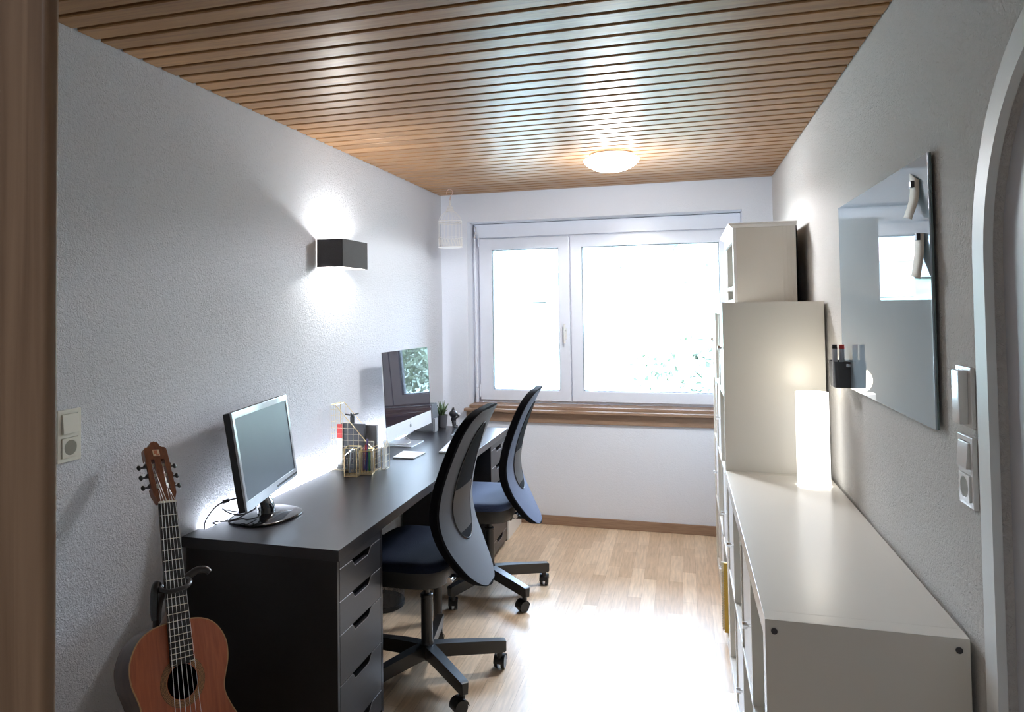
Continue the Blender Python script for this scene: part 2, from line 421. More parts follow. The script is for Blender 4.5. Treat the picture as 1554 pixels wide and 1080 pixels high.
# right wall with an arched doorway
R0, AC = .409, (.892, 1.55)
prof = [(YF-.1, 0), (AC[0]-R0, 0)]+arc(AC, R0, pi, 0, 40)+[(AC[0]+R0, 0), (D+.3, 0), (D+.3, H+.0155), (YF-.1, H+.0155)]
struct('wall_right', MB().prism(prof, lambda u, v, t: (t, u, v), W, W+.12), M['wall_r'])
leaf = [(AC[0]-R0, .004)]+arc(AC, R0, pi, 0, 40)+[(AC[0]+R0, .004)]
d1 = struct('door_1', MB().prism(leaf, lambda u, v, t: (t, u, v), W+.022, W+.06), M['door_w'], smooth=30)
ins = [(AC[0]-.345, .1)]+arc(AC, .345, pi, 0, 40)+[(AC[0]+.345, .1)]
struct('door_panel', MB().prism(ins, lambda u, v, t: (t, u, v), W+.016, W+.0225, .003), M['door_w'], d1, smooth=30)
def archband(r): return [(AC[0]-r, 0)]+arc(AC, r, pi, 0, 40)+[(AC[0]+r, 0)]
struct('door_casing', MB().strip(archband(.459), archband(R0-.005), lambda u, v, t: (t, u, v), W-.012, W+.004), M['casing'], d1, smooth=30)

# window wall
RX0, RX1, RZ0, RZ1 = .193, 2.040, .775, 2.095
w = MB()
w.box((0, D, 0), (W, D+.3, RZ0)).box((0, D, RZ1), (W, D+.3, H+.0155))
w.box((0, D, RZ0), (RX0, D+.3, RZ1)).box((RX1, D, RZ0), (W, D+.3, RZ1))
struct('wall_back', w, M['wall_b'])
struct('wall_hall', MB().box((0, YF-.1, 0), (W, YF, H+.0155)), M['wall_r'])
struct('wall_front', MB().box((0, -.06, 0), (1.10, 0.0, H-.001)), M['wall_r'])
struct('trim_1', MB().box((1.10, -.0275, 0), (1.338, -.001, H-.002)).box((1.12, -.037, 0), (1.388, -.0283, H-.002), .0028, 3), M['post'], smooth=30, label='brown wooden door frame post at the near edge of the room')

struct('baseboard_back', MB().box((.0, D-.014, 0), (W, D-.0005, .063), .003), M['base'], smooth=30)
struct('baseboard_left', MB().box((.0005, .1, 0), (.014, D-.015, .063), .003), M['base'], smooth=30)
struct('baseboard_right', MB().box((W-.011, 1.36, 0), (W-.0005, D-.015, .063), .003), M['base'], smooth=30)

# ------------------------------------------------------------------ window
YW = D+.15
win = bpy.data.objects.new('window_1', None); COL.objects.link(win); win.location = ((RX0+RX1)/2, YW, RZ0)
win['kind'] = 'structure'; win['label'] = 'white two-casement window with wide fixed frame above wooden sill'
f = MB()
FX0, FX1, FZ0, FZ1 = RX0+.001, RX1-.001, RZ0+.026, RZ1-.001
f.box((FX0, YW+.012, FZ0), (FX0+.06, YW+.09, FZ1), .003).box((FX1-.06, YW+.012, FZ0), (FX1, YW+.09, FZ1), .003)
f.box((FX0+.06, YW+.012, FZ0), (FX1-.06, YW+.09, .835), .003).box((FX0+.06, YW+.012, 1.97), (FX1-.06, YW+.09, FZ1), .003)
f.box((.875, YW+.014, .83), (.93, YW+.09, 1.975), .003)
f.box((FX0+.02, YW-.012, 1.992), (FX1-.0, YW+.02, FZ1-.004), .004)      # shutter box cover above the sashes
obj('window_frame', f, M['upvc'], win)
def sash(x0, x1, gx0, gx1, z0, z1, gz0, gz1):
    s = MB(); y0, y1 = YW-.006, YW+.06
    s.box((x0, y0, z0), (gx0, y1, z1), .005).box((gx1, y0, z0), (x1, y1, z1), .005)
    s.box((gx0-.006, y0, z0), (gx1+.006, y1, gz0), .005).box((gx0-.006, y0, gz1), (gx1+.006, y1, z1), .005)
    so = obj('window_sash', s, M['upvc'], win)
    g = MB()
    g.box((gx0-.001, y0+.012, gz0-.001), (gx0+.004, y1, gz1+.001)).box((gx1-.004, y0+.012, gz0-.001), (gx1+.001, y1, gz1+.001))
    g.box((gx0, y0+.012, gz0-.001), (gx1, y1, gz0+.004)).box((gx0, y0+.012, gz1-.004), (gx1, y1, gz1+.001))
    obj('gasket', g, M['gasket'], so)
    obj('pane', MB().box((gx0+.001, YW+.024, gz0+.001), (gx1-.001, YW+.030, gz1-.001)), M['glass'], so)
    return so
s1 = sash(.240, .8985, .334, .820, .818, 1.984, .893, 1.903)
s2 = sash(.9055, 1.965, .985, 1.900, .818, 1.984, .893, 1.903)
h = MB().box((.853, YW-.016, 1.255), (.875, YW-.004, 1.335), .004)
h.box((.857, YW-.045, 1.31), (.871, YW-.012, 1.325), .004).box((.856, YW-.05, 1.225), (.872, YW-.036, 1.365), .006)
obj('window_handle', h, M['platew'], s1)
hg = MB()
for z in (.84, 1.93):
    hg.cyl((.2385, YW-.012, z), (.2385, YW-.012, z+.09), .006, n=12)
obj('hinge', hg, M['upvc'], s1)
sl = MB().box((.167, D-.05, .7595), (W-.002, D-.0005, .779), .003).box((RX0+.001, D-.001, .7765), (RX1-.001, YW+.03, .7995), .003)
obj('window_sill', sl, M['base'], win, 'brown wooden window sill')
obj('sill_apron', MB().box((.176, D-.016, .690), (W-.002, D-.0005, .758), .002), M['base'], win, 'brown wooden board below the sill')

# roller shutter crank hanging in the left reveal
cr = thing('shutter_crank', 'white shutter crank rod hanging beside the left window sash', 'crank', (.216, D+.12, .80))
y = D+.120
obj('crank_joint', MB().box((.206, y+.006, 2.02), (.226, y+.018, 2.075), .003).ball((.214, y, 2.0), .012).cyl((.214, y, 1.985), (.214, y+.008, 2.035), .005, n=12), M['chrome'], cr)
obj('crank_rod', MB().cyl((.214, y, 1.99), (.220, y, 1.02), .0065, n=14), M['upvc'], cr)
obj('crank_handle', MB().cyl((.220, y, 1.02), (.2205, y, .985), .0095, n=14).tube([(.2205, y, .985), (.222, y+.004, .96), (.2205, y, .93), (.222, y, .91)], .008, 10).box((.212, y-.010, .802), (.232, y+.010, .905), .004), M['upvc'], cr)

# ------------------------------------------------------------------ outside
def hillmat():
    m, nt, N, L, B = newmat('hazy_hillside')
    g = N.new('ShaderNodeNewGeometry')
    n1 = N.new('ShaderNodeTexNoise'); n1.inputs['Scale'].default_value = .12; n1.inputs['Detail'].default_value = 8; L.new(g.outputs['Position'], n1.inputs['Vector'])
    cr = N.new('ShaderNodeValToRGB'); cr.color_ramp.elements[0].position = .35; cr.color_ramp.elements[1].position = .65
    cr.color_ramp.elements[0].color = (.15, .20, .13, 1); cr.color_ramp.elements[1].color = (.30, .34, .29, 1)
    L.new(n1.outputs['Fac'], cr.inputs['Fac'])
    L.new(cr.outputs['Color'], B.inputs['Base Color'])
    B.inputs['Roughness'].default_value = .9; B.inputs['Specular IOR Level'].default_value = 0.1
    return m
def hz(x, y): return -5+max(0, y-85)*.24+5*noise.noise(Vector((x*.017, y*.017, 3)))+.06*max(0, x-15)
hb = [[(-260+i*13, 70+j*11, hz(-260+i*13, 70+j*11)) for i in range(41)] for j in range(33)]
hill = obj('hillside', MB().grid(hb), hillmat()); hill['kind'] = 'structure'; hill['label'] = 'hazy green hillside outside the window'
gr = obj('lawn_ground', MB().grid([[(x, yy, -4.2) for x in (-90, 90)] for yy in (D+.6, 90)]), mat('outside_grass', (.40, .45, .38), .9, vary=.3, nscale=2)); gr['kind'] = 'structure'

houses = thing  # houses on the slope
def house(x, y, z, w_, d_, h_, roofcol, label, rz):
    t = thing('distant_house', label, 'house', (x, y, z), (0, 0, rz), 'houses on the hillside')
    obj('house_wall', MB().box((-w_/2, -d_/2, 0), (w_/2, d_/2, h_)), M['housew'], t, world=False)
    obj('roof', MB().prism([(-d_/2-.3, h_), (d_/2+.3, h_), (0, h_+d_*.42)], lambda u, v, q: (q, u, v), -w_/2-.3, w_/2+.3), roofcol, t, world=False)
    for k in (-1, 1):
        obj('house_window', MB().box((k*w_*.22-.5, -d_/2-.03, h_*.4), (k*w_*.22+.5, -d_/2+.02, h_*.4+1.2)), M['gasket'], t, world=False)
M['housew'] = mat('house_render', (.42, .42, .41), .8)
rr_, rg_ = mat('roof_red', (.27, .17, .15), .8), mat('roof_grey', (.24, .24, .26), .8)
for i, (x, y, w_, rc, lab) in enumerate([
    (-24, 118, 9, rr_, 'lowest pale house with red gabled roof on the hillside'), (-36, 128, 10, rg_, 'wide pale house with grey gabled roof low on the hillside'),
    (-47, 140, 9, rr_, 'pale house with red roof at the far left of the hillside village'), (-30, 150, 8, rg_, 'small pale house with grey roof in the middle of the hillside village'),
    (-20, 142, 8, rr_, 'small pale house with red roof nearest the right of the village'), (-44, 165, 10, rg_, 'wide pale house with grey roof halfway up the hillside'),
    (-34, 178, 9, rr_, 'pale house with red roof higher on the hillside'), (-55, 182, 9, rr_, 'pale house with red roof high at the left of the hillside'),
    (-26, 190, 9, rg_, 'pale house with grey roof high on the hillside'), (-46, 205, 10, rr_, 'topmost pale house with red roof on the hillside')]):
    house(x, y, hz(x, y)-.6, w_, w_*.8, 5, rc, lab, .3*i)

# leafy trees outside, right of the view
def tree(x, y, zb, zc, r, n, label, seed, leafm):
    rnd = random.Random(seed)
    t = thing('leafy_tree', label, 'tree', (x, y, zb), group='trees outside the window')
    obj('trunk', MB().tube([(x, y, zb), (x+.1, y, zb+(zc-zb)*.5), (x, y, zc)], .15, 8, rads=[.2, .14, .06]), M['gneck'], t)
    b = bmesh.new()
    cl = [(Vector((rnd.gauss(0, .45), rnd.gauss(0, .4), rnd.gauss(0, .5)))*r, rnd.uniform(.25, .5)*r) for _ in range(16)]
    for _ in range(n):
        c0, cr_ = rnd.choice(cl); d = Vector((rnd.gauss(0, 1), rnd.gauss(0, 1), rnd.gauss(0, 1))).normalized()
        p = Vector((x, y, zc))+c0+d*cr_*rnd.uniform(.6, 1)
        a = Vector((rnd.gauss(0, 1), rnd.gauss(0, 1), rnd.gauss(0, 1))).normalized(); q = a.orthogonal().normalized(); s_ = rnd.uniform(.05, .10)
        vs = [b.verts.new(p+a*s_*1.5), b.verts.new(p+q*s_*.7), b.verts.new(p-a*s_*1.5), b.verts.new(p-q*s_*.7)]
        b.faces.new(vs)
    m = MB(); m._merge(b)
    obj('foliage', m, leafm, t, smooth=0)
M['treeleaf'] = mat('tree_leaf', (.20, .245, .16), .6, vary=.55, nscale=1.5); M['treeleaf2'] = mat('bush_leaf', (.30, .35, .27), .9, vary=.4, nscale=1.5)
tree(1.75, 11.5, -4.2, .25, 1.2, 5000, 'low bushy tree outside the right window pane', 1, M['treeleaf2'])
tree(8.2, 15.5, -4.2, 2.6, 4.0, 24000, 'tall leafy tree outside beyond the right window reveal', 2, M['treeleaf'])
# ------------------------------------------------------------------ desk
DY0, DY1 = 1.819, 4.235
XF0, XF1 = .594, .572           # front edge, near and far
xf = lambda y: XF0+(XF1-XF0)*(y-DY0)/(DY1-DY0)
dk = thing('desk', 'long black-brown desk with a satin top along the left wall', 'desk', (.3, 3.0, 0))
TB = DZ-.036
obj('desk_top', MB().prism([(.004, DY0), (XF0, DY0), (XF1, DY1), (.004, DY1), (.004, DY1-.2), (.030, DY1-.2), (.030, 1.915), (.004, 1.915)], lambda u, v, t: (u, v, t), TB, DZ, .0012), M['blacktop'], dk)
for (x, y) in ((.52, 2.985), (.055, 2.97)):
    obj('leg', MB().cyl((x, y, .012), (x, y, TB), .02, n=24).cyl((x, y, 0), (x, y, .014), .022, n=24), M['metalb'], dk)

def drawer_unit(y0, y1, label, xfr):
    t = thing('drawer_unit', label, 'drawer unit', (xfr-.29, (y0+y1)/2, 0), group='black drawer units under the desk')
    xb = .016; zt = TB-.0005
    c = MB()
    th = .016
    c.box((xb, y0, .018), (xfr-.001, y0+th, zt), .001).box((xb, y1-th, .018), (xfr-.001, y1, zt), .001)
    c.box((xb, y0+th, .018), (xb+.012, y1-th, zt)).box((xb, y0+th, .02), (xfr-.022, y1-th, .036)).box((xb, y0+th, zt-.014), (xfr-.022, y1-th, zt))
    c.box((xb+.02, y0+.004, 0), (xb+.08, y1-.004, .02)).box((xfr-.09, y0+.004, 0), (xfr-.03, y1-.004, .02))
    obj('carcass', c, M['black'], t)
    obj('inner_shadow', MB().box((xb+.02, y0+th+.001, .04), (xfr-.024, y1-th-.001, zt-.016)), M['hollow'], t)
    ya, yb = y0+th+.002, y1-th-.002
    zs = [.643, .538, .431, .270, .100]
    # top rail
    obj('top_rail', MB().box((xfr-.019, ya, .6455), (xfr-.001, yb, zt), .001), M['drawer'], t)
    wv = yb-ya
    tops = zs
    bots = [.5405, .4335, .2725, .1025, .030]
    for a, b in zip(tops, bots):
        n0, n1, n2, n3 = ya+.27*wv, ya+.35*wv, ya+.66*wv, ya+.76*wv
        dp = .024
        poly = [(ya, b), (yb, b), (yb, a), (n3, a)]
        sm = lambda s: s*s*(3-2*s)
        poly += [(n3+(n2-n3)*k/6, a-dp*sm(k/6)) for k in range(1, 7)]
        poly += [(n1+(n0-n1)*k/6, a-dp*(1-sm(k/6))) for k in range(0, 7)]
        poly += [(ya, a)]
        dr = obj('drawer', MB().prism(poly, lambda u, v, q: (q, u, v), xfr-.019, xfr-.001), M['drawer'], t)
        obj('edge_glint', MB().tube([(xfr-.0012, u, v) for u, v in poly[2:]], .0012, 6), M['edge'], dr, 'painted glint on the top edge')
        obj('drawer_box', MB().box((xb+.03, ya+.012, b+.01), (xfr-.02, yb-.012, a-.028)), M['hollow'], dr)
    return t
drawer_unit(1.828, 2.188, 'black five-drawer unit under the near end of the desk, beside the guitar', .585)
drawer_unit(3.812, 4.190, 'black five-drawer unit under the far end of the desk, near the window', .570)

sb = thing('storage_box', 'white storage box on the floor between desk end and window wall', 'box', (.38, 4.41, 0))
obj('box_body', MB().box((.2, 4.245, 0), (.566, 4.622, .36), .004), M['white2'], sb)
obj('box_lid', MB().box((.196, 4.241, .3605), (.569, 4.626, .40), .005), M['white2'], sb)

# light strip along the wall behind the desk
ls = thing('light_strip', 'glowing white light strip along the wall behind the desk edge', 'light strip', (.012, 2.5, DZ))
obj('strip_channel', MB().box((.003, 1.925, DZ-.024), (.027, 3.95, DZ-.0165), .001), M['upvc'], ls)
obj('led_band', MB().box((.006, 1.93, DZ-.016), (.024, 3.08, DZ-.013)), M['led'], ls)
obj('led_band', MB().box((.006, 3.27, DZ-.016), (.024, 3.90, DZ-.013)), M['led_fill'], ls)  # stronger band added out of sight to brighten the wall behind the computer

# ------------------------------------------------------------------ near monitor
mo = thing('computer_monitor', 'small black-framed monitor on a glossy stand at near end of desk', 'monitor', (.16, 2.12, DZ), group=None)
# front-face corners (near bottom, far bottom, far top, near top)
nb, fb, ft, nt_ = [Vector(v) for v in ((.197, 1.912, .781), (.117, 2.392, .800), (.066, 2.392, 1.130), (.133, 1.912, 1.122))]
ex = (fb-nb).normalized(); ez = (nt_-nb).normalized(); en = ex.cross(ez).normalized()
if en.x < 0: en = -en
def P(u, v, n): # bilinear on the panel
    return (nb*(1-u)*(1-v)+fb*u*(1-v)+ft*u*v+nt_*(1-u)*v)+en*n
def pbox(u0, u1, v0, v1, n0, n1, bev=.0):
    return [P(u0, v0, n1), P(u1, v0, n1), P(u1, v1, n1), P(u0, v1, n1), P(u0, v0, n0), P(u1, v0, n0), P(u1, v1, n0), P(u0, v1, n0)]
obj('casing', MB().quadbox(pbox(0, 1, 0, 1, -.030, -.003), .003).quadbox(pbox(.12, .88, .12, .88, -.055, -.028), .008), M['plasticb'], mo)
bz = MB()
for r in ((0, 1, 0, .095), (0, 1, .93, 1), (0, .035, .09, .935), (.965, 1, .09, .935)):
    bz.quadbox(pbox(*r, -.004, .004), .0015)
obj('bezel', bz, M['bezel'], mo, 'glossy black bezel with reflected light painted in grey')
obj('screen', MB().quadbox(pbox(.03, .97, .088, .937, -.004, .001)), M['screen1'], mo)
obj('control_strip', MB().quadbox(pbox(.56, .985, .028, .052, .003, .0048)), M['plasticb'], mo)
# stand: neck and foot
nx, ny = .155, 2.10
foot = []
for i in range(48):
    a = 2*pi*i/48; ca, sa = cos(a), sin(a)
    u = .115*math.copysign(abs(ca)**.75, ca); v = .135*math.copysign(abs(sa)**.8, sa)
    foot.append((u, v))
rot = lambda u, v: (nx+u*cos(-.16)-v*sin(-.16), ny+u*sin(-.16)+v*cos(-.16))
f = MB()
f.loft([[Vector((*rot(u*k, v*k), z)) for u, v in foot] for k, z in ((.97, DZ+.0005), (1, DZ+.003), (1, DZ+.007), (.96, DZ+.0105), (.5, DZ+.017), (.25, DZ+.02))])
obj('stand_foot', f, M['gloss'], mo, 'glossy black foot plate')
nk = MB().loft([[Vector((nx+ax*cos(2*pi*i/24)+ox, ny+ay*sin(2*pi*i/24), z)) for i in range(24)] for ax, ay, ox, z in ((.034, .042, .0, DZ+.014), (.028, .036, .004, DZ+.035), (.022, .034, .0, DZ+.06), (.017, .04, -.028, DZ+.11), (.015, .045, -.042, DZ+.15))])
obj('stand_neck', nk, M['gloss'], mo, 'glossy black neck')
# its cables
def cable(label, pts, r=.0028, m='cable', bead=None):
    q = MB().tube(spline(pts, 10), r, 8)
    if bead is not None:
        p = Vector(bead[0]); d = Vector(bead[1]).normalized(); q.cyl(p-d*.012, p+d*.012, .0065, n=12)
    o = obj('cable', q, M[m]); tag(o, label, 'cable', 'monitor cables'); return o
z = DZ+.0035
cable('black cable with a bead looping behind the near monitor', [(.105, 2.03, .80), (.06, 1.99, .792), (.035, 1.96, .775), (.015, 1.935, .735), (.036, 1.90, z)], bead=((.06, 1.99, .792), (1, .8, .3)))
cable('black cable sagging from the monitor to the wall, lowest loop', [(.13, 2.07, .765), (.135, 1.99, .748), (.12, 1.94, .742), (.075, 1.93, .738), (.04, 1.935, .728), (.04, 1.96, z)])
cable('black cable crossing over the glossy monitor foot', [(.12, 2.05, .772), (.17, 2.01, .770), (.15, 1.955, .760), (.10, 1.955, .762), (.05, 1.985, .765), (.03, 2.05, .74), (.038, 2.12, z)])
cable('black cable lying in a short loop on the monitor foot', [(.16, 2.045, .760), (.185, 2.01, .742), (.16, 1.975, .737), (.135, 1.985, .736), (.115, 1.965, .7355), (.10, 1.95, .733)])

# ------------------------------------------------------------------ large silver computer
ic = thing('all_in_one_computer', 'large silver all-in-one computer with glossy screen reflecting the window', 'computer', (.11, 3.59, DZ))
nb, fb, ft, nt_ = [Vector(v) for v in ((.143, 3.282, .772), (.171, 3.905, .784), (.148, 3.905, 1.2475), (.118, 3.282, 1.2495))]
ex = (fb-nb).normalized(); ez = (nt_-nb).normalized(); en = ex.cross(ez).normalized()
if en.x < 0: en = -en
ch = .165
obj('housing', MB().quadbox(pbox(0, 1, 0, 1, -.008, -.0005), .0015).loft([[P(.5+s*a, .52+s*b, n) for a, b in arc((0, 0), .5, 0, 2*pi, 31)] for s, n in ((.96, -.007), (.8, -.022), (.45, -.036), (.1, -.040))]), M['silver'], ic)
obj('chin', MB().quadbox(pbox(0, 1, 0, ch, -.003, .0012), .0006), M['chinm'], ic, 'silver lower bar under the screen')
obj('screen', MB().quadbox(pbox(0, 1, ch+.001, 1, -.003, .0010), .0004), M['screen2'], ic, 'black glass screen with window reflection')
# small dark fruit emblem in the middle of the bar
def apple(mb, u0, v0, sc, n):
    pts = []
    for i in range(40):
        a = 2*pi*i/40; r = 1+.10*cos(2*a)-.12*max(0, sin(a))**8-.06*max(0, -sin(a))**8
        x_, y_ = r*cos(a)*.92, r*sin(a)
        if (x_-1.12)**2+(y_-.12)**2 < .42**2:
            d = Vector((x_-1.12, y_-.12)).normalized(); x_, y_ = 1.12+d.x*.42, .12+d.y*.42
        pts.append((x_, y_))
    W_ = .623; H_ = .47
    f = lambda a, b, t: P(u0+a*sc/W_, v0+b*sc/H_, t)
    mb.prism(pts, f, n, n+.0004)
    lf = [(0+.42*cos(2*pi*i/16)*.45+.15+.3*sin(2*pi*i/16)*.2, 1.42+.42*sin(2*pi*i/16)*.8) for i in range(16)]
    mb.prism(lf, f, n, n+.0004)
em = MB(); apple(em, .5, ch*.5, .0125, .0012); obj('emblem', em, M['gasket'], ic)
fx, fy = .108, 3.585
ft_ = MB()
ft_.quadbox([(fx-.095, fy-.10, DZ+.0065), (fx+.095, fy-.10, DZ+.004), (fx+.095, fy+.10, DZ+.004), (fx-.095, fy+.10, DZ+.0065), (fx-.095, fy-.10, DZ+.0005), (fx+.095, fy-.10, DZ+.0005), (fx+.095, fy+.10, DZ+.0005), (fx-.095, fy+.10, DZ+.0005)], .0012)
obj('stand_foot', ft_, M['silver'], ic)
sn = MB().loft([[Vector((x-.004, fy-.095, z_)), Vector((x+.004, fy-.095, z_+.002)), Vector((x+.004, fy+.095, z_+.002)), Vector((x-.004, fy+.095, z_))] for x, z_ in ((.02, DZ+.006), (.022, DZ+.03), (.05, DZ+.12), (.085, DZ+.2), (.10, DZ+.26))])
obj('stand_neck', sn, M['silver'], ic)
cc = obj('power_cord', MB().tube(spline([(.055, 3.60, DZ+.10), (.09, 3.62, DZ+.05), (.15, 3.60, DZ+.015), (.165, 3.53, DZ+.012), (.12, 3.50, DZ+.012), (.06, 3.50, DZ+.012), (.02, 3.47, DZ+.008)], 10), .003, 8), M['cablew'])
tag(cc, 'pale power cord curling on the foot of the silver computer', 'cord')

def slab(name, label, cat, pts, t, m, bev=.001, parts=None):
    # a thin flat object lying on the desk, given by its four corners
    q = [Vector((x, y, DZ+.0008+t)) for x, y in pts]+[Vector((x, y, DZ+.0008)) for x, y in pts]
    o = obj(name, MB().quadbox(q, bev), m); tag(o, label, cat); return o
slab('trackpad', 'white trackpad lying on the desk in front of the silver computer', 'trackpad', [(.213, 3.186), (.325, 3.193), (.333, 3.35), (.203, 3.36)], .007, M['white2'], .002)
kb = thing('keyboard', 'white flat keyboard on the desk behind the near chair back', 'keyboard', (.37, 3.58, DZ))
kp = [(.403, 3.362), (.515, 3.372), (.470, 3.80), (.352, 3.79)]
obj('keyboard_body', MB().quadbox([Vector((x, y, DZ+z_)) for (x, y), z_ in zip(kp, (.011, .006, .006, .011))]+[Vector((x, y, DZ+.0008)) for x, y in kp], .002), M['silver'], kb)
k = MB(); A_, B_, C_, D_ = [Vector((x, y, DZ+z_)) for (x, y), z_ in zip(kp, (.011, .006, .006, .011))]
for i in range(5):
    for j in range(17):
        u0, u1 = .06+i*.178, .06+i*.178+.15; v0, v1 = .02+j*.0568, .02+j*.0568+.049
        if i == 4 and 4 <= j <= 8:
            if j > 4: continue
            v1 = .02+8*.0568+.049
        g = lambda u, v, t: (A_*(1-u)*(1-v)+B_*u*(1-v)+C_*u*v+D_*(1-u)*v)+Vector((0, 0, t))
        k.quadbox([g(u0, v0, .0022), g(u1, v0, .0022), g(u1, v1, .0022), g(u0, v1, .0022), g(u0, v0, 0), g(u1, v0, 0), g(u1, v1, 0), g(u0, v1, 0)])
obj('keys', k, M['white2'], kb)
slab('tablet', 'dark flat tablet lying on the desk beyond the keyboard', 'tablet', [(.305, 3.875), (.47, 3.885), (.44, 4.10), (.290, 4.09)], .006, M['bezel'], .002)

# dark file box, speaker-like slab, plant and toy behind the silver computer
fbx = thing('magazine_file', 'dark grey file box standing behind the silver computer', 'file box', (.10, 4.0, DZ))
sec = [(.03, 0), (.155, 0), (.155, .085), (.146, .17), (.03, .17)]
obj('file_body', MB().prism(sec, lambda u, v, t: (u, t, DZ+.0008+v), 3.99, 4.085, .002), M['greydk'], fbx)
nb_ = obj('notebook', MB().box((.158, 3.975, DZ+.0008), (.170, 4.03, DZ+.085), .002), M['greycard']); tag(nb_, 'small light-edged notebook standing upright beside dark file box', 'notebook')

pp = thing('potted_succulent', 'spiky green succulent in a grey tapered pot beside the dark file box', 'plant', (.152, 4.165, DZ))
o0 = (.152, 4.165, DZ)
obj('pot', MB().lathe([(.026, .0008), (.030, .01), (.037, .078), (.039, .082), (.036, .082), (.034, .072), (.001, .072)], o0), M['pot'], pp)
obj('soil', MB().lathe([(.001, .0725), (.0335, .0725), (.0335, .075), (.001, .076)], o0), M['soil'], pp)
rnd = random.Random(5)
for i in range(15):
    a = i*2.4; tl = .35+.45*rnd.random() if i > 4 else .12; ln = rnd.uniform(.07, .105)
    pts = []; rad = []
    for q_ in range(7):
        s_ = q_/6; d = .008+ln*s_*sin(tl*(.5+.6*s_)); zz = .074+ln*s_*cos(tl*(.5+.6*s_))
        pts.append((o0[0]+d*cos(a), o0[1]+d*sin(a), DZ+zz)); rad.append(max(.0005, .008*(1-s_**1.6)))
    obj('leaf', MB().tube(pts, .008, 8, rads=rad), M['leaf'], pp)

tf = thing('toy_figurine', 'small dark eared toy figurine standing on the far desk corner', 'figurine', (.2, 4.185, DZ))
ox, oy = .220, 4.198
b_ = MB()
for s_ in (-1, 1):
    b_.tube([(ox, oy+s_*.012, DZ+.045), (ox+.003, oy+s_*.014, DZ+.025), (ox+.006, oy+s_*.015, DZ+.008)], .008, 10, rads=[.010, .009, .008])
    b_.ball((ox+.010, oy+s_*.015, DZ+.007), .010, (1.5, .9, .62))
b_.loft([[Vector((ox+r*cos(2*pi*i/16), oy+r*.9*sin(2*pi*i/16), DZ+z_)) for i in range(16)] for r, z_ in ((.006, .036), (.017, .042), (.018, .055), (.012, .07))])
obj('toy_body', b_, M['toyd'], tf)
hd = MB().ball((ox-.002, oy, DZ+.086), .026, (1.05, 1, .92)).ball((ox+.024, oy, DZ+.080), .012, (1.3, .9, .7))
obj('toy_head', hd, M['toyd'], tf)
for s_ in (-1, 1):
    obj('ear', MB().cyl((ox-.004, oy+s_*.014, DZ+.104), (ox-.002, oy+s_*.017, DZ+.128), .007, .0015, 10), M['toyd'], tf)
    obj('arm', MB().tube([(ox+.004, oy+s_*.016, DZ+.065), (ox+.020, oy+s_*.02, DZ+.060), (ox+.034, oy+s_*.012, DZ+.070)], .005, 8), M['toyd'], tf)
obj('snout', MB().ball((ox+.037, oy, DZ+.083), .0075, (1.2, 1, .8)), M['toyw'], tf, 'white snout tip')
obj('tail', MB().tube(spline([(ox-.012, oy+.004, DZ+.045), (ox+.0, oy+.035, DZ+.04), (ox+.018, oy+.042, DZ+.02)], 6), .004, 8), M['toyw'], tf, 'white tail')

# ------------------------------------------------------------------ desk organisers
X0, X1, Y0, Y1 = .030, .247, 2.868, 2.965
wf = thing('wire_magazine_file', 'gold wire magazine file with sloping top on the desk', 'magazine file', (.14, 2.915, DZ))
zb = DZ+.003; zh, zl = DZ+.312, DZ+.115
q = MB(); R_ = .0017
ztop = lambda x: zh if x < X0+.022 else zh+(zl-zh)*(x-X0-.022)/(X1-X0-.03) if x < X1-.008 else zl
ol = [(X0, zb), (X1, zb), (X1, zl-.012), (X1-.008, zl), (X0+.022, zh), (X0, zh)]
for y in (Y0, Y1):
    q.tube([(x, y, z_) for x, z_ in ol], R_, 6, closed=True)
for x, z_ in ol: q.tube([(x, Y0, z_), (x, Y1, z_)], R_, 6)
obj('outer_frame', q, M['brass'], wf)
q = MB(); r2 = .0009
for y in (Y0, Y1):
    x = X0+.030
    while x < X1-.01:
        q.tube([(x, y, zb), (x, y, ztop(x)-.001)], r2, 5); x += .0285
    z_ = zb+.0285
    while z_ < zh-.01:
        xe = X1 if z_ < zl else X0+.022+(z_-zh)/(zl-zh)*(X1-X0-.03)
        q.tube([(X0, y, z_), (xe, y, z_)], r2, 5); z_ += .0285
z_ = zb+.0285
while z_ < zh-.01:
    q.tube([(X0, Y0, z_), (X0, Y1, z_)], r2, 5)
    if z_ < zl-.012: q.tube([(X1, Y0, z_), (X1, Y1, z_)], r2, 5)
    z_ += .0285
for k_ in range(1, 4):
    y = Y0+(Y1-Y0)*k_/4; q.tube([(X0, y, zb), (X0, y, zh)], r2, 5); q.tube([(X0, y, zb), (X1, y, zb)], r2, 5); q.tube([(X1, y, zb), (X1, y, zl-.012)], r2, 5)
obj('wire_grid', q, M['wirew'], wf)
def upright(name, label, cat, lo, hi, m, pages=None):
    t = thing(name, label, cat, ((lo[0]+hi[0])/2, (lo[1]+hi[1])/2, lo[2]))
    obj('cover', MB().box(lo, hi, .0012), m, t)
    if pages: obj('pages', MB().box((lo[0]+.003, lo[1]+.002, lo[2]+.003), (hi[0]+.0006, hi[1]-.002, hi[2]-.0-.003)), pages, t)
    return t
zz = DZ+.0055
rb = upright('red_label_binder', 'thin white binder with red upper label in the gold wire file', 'binder', (.052, 2.885, zz), (.079, 2.894, DZ+.217), M['paper'])
obj('red_label', MB().box((.0515, 2.8843, DZ+.152), (.0795, 2.8947, DZ+.2175), .0008), M['red'], rb, 'red label')
upright('dark_folder', 'charcoal folder standing in the gold wire file', 'folder', (.066, 2.897, zz), (.188, 2.915, DZ+.219), M['greydk'])
upright('grey_folder', 'grey folder standing in the gold wire file behind the charcoal one', 'folder', (.10, 2.935, zz), (.236, 2.953, DZ+.209), M['greycard'])
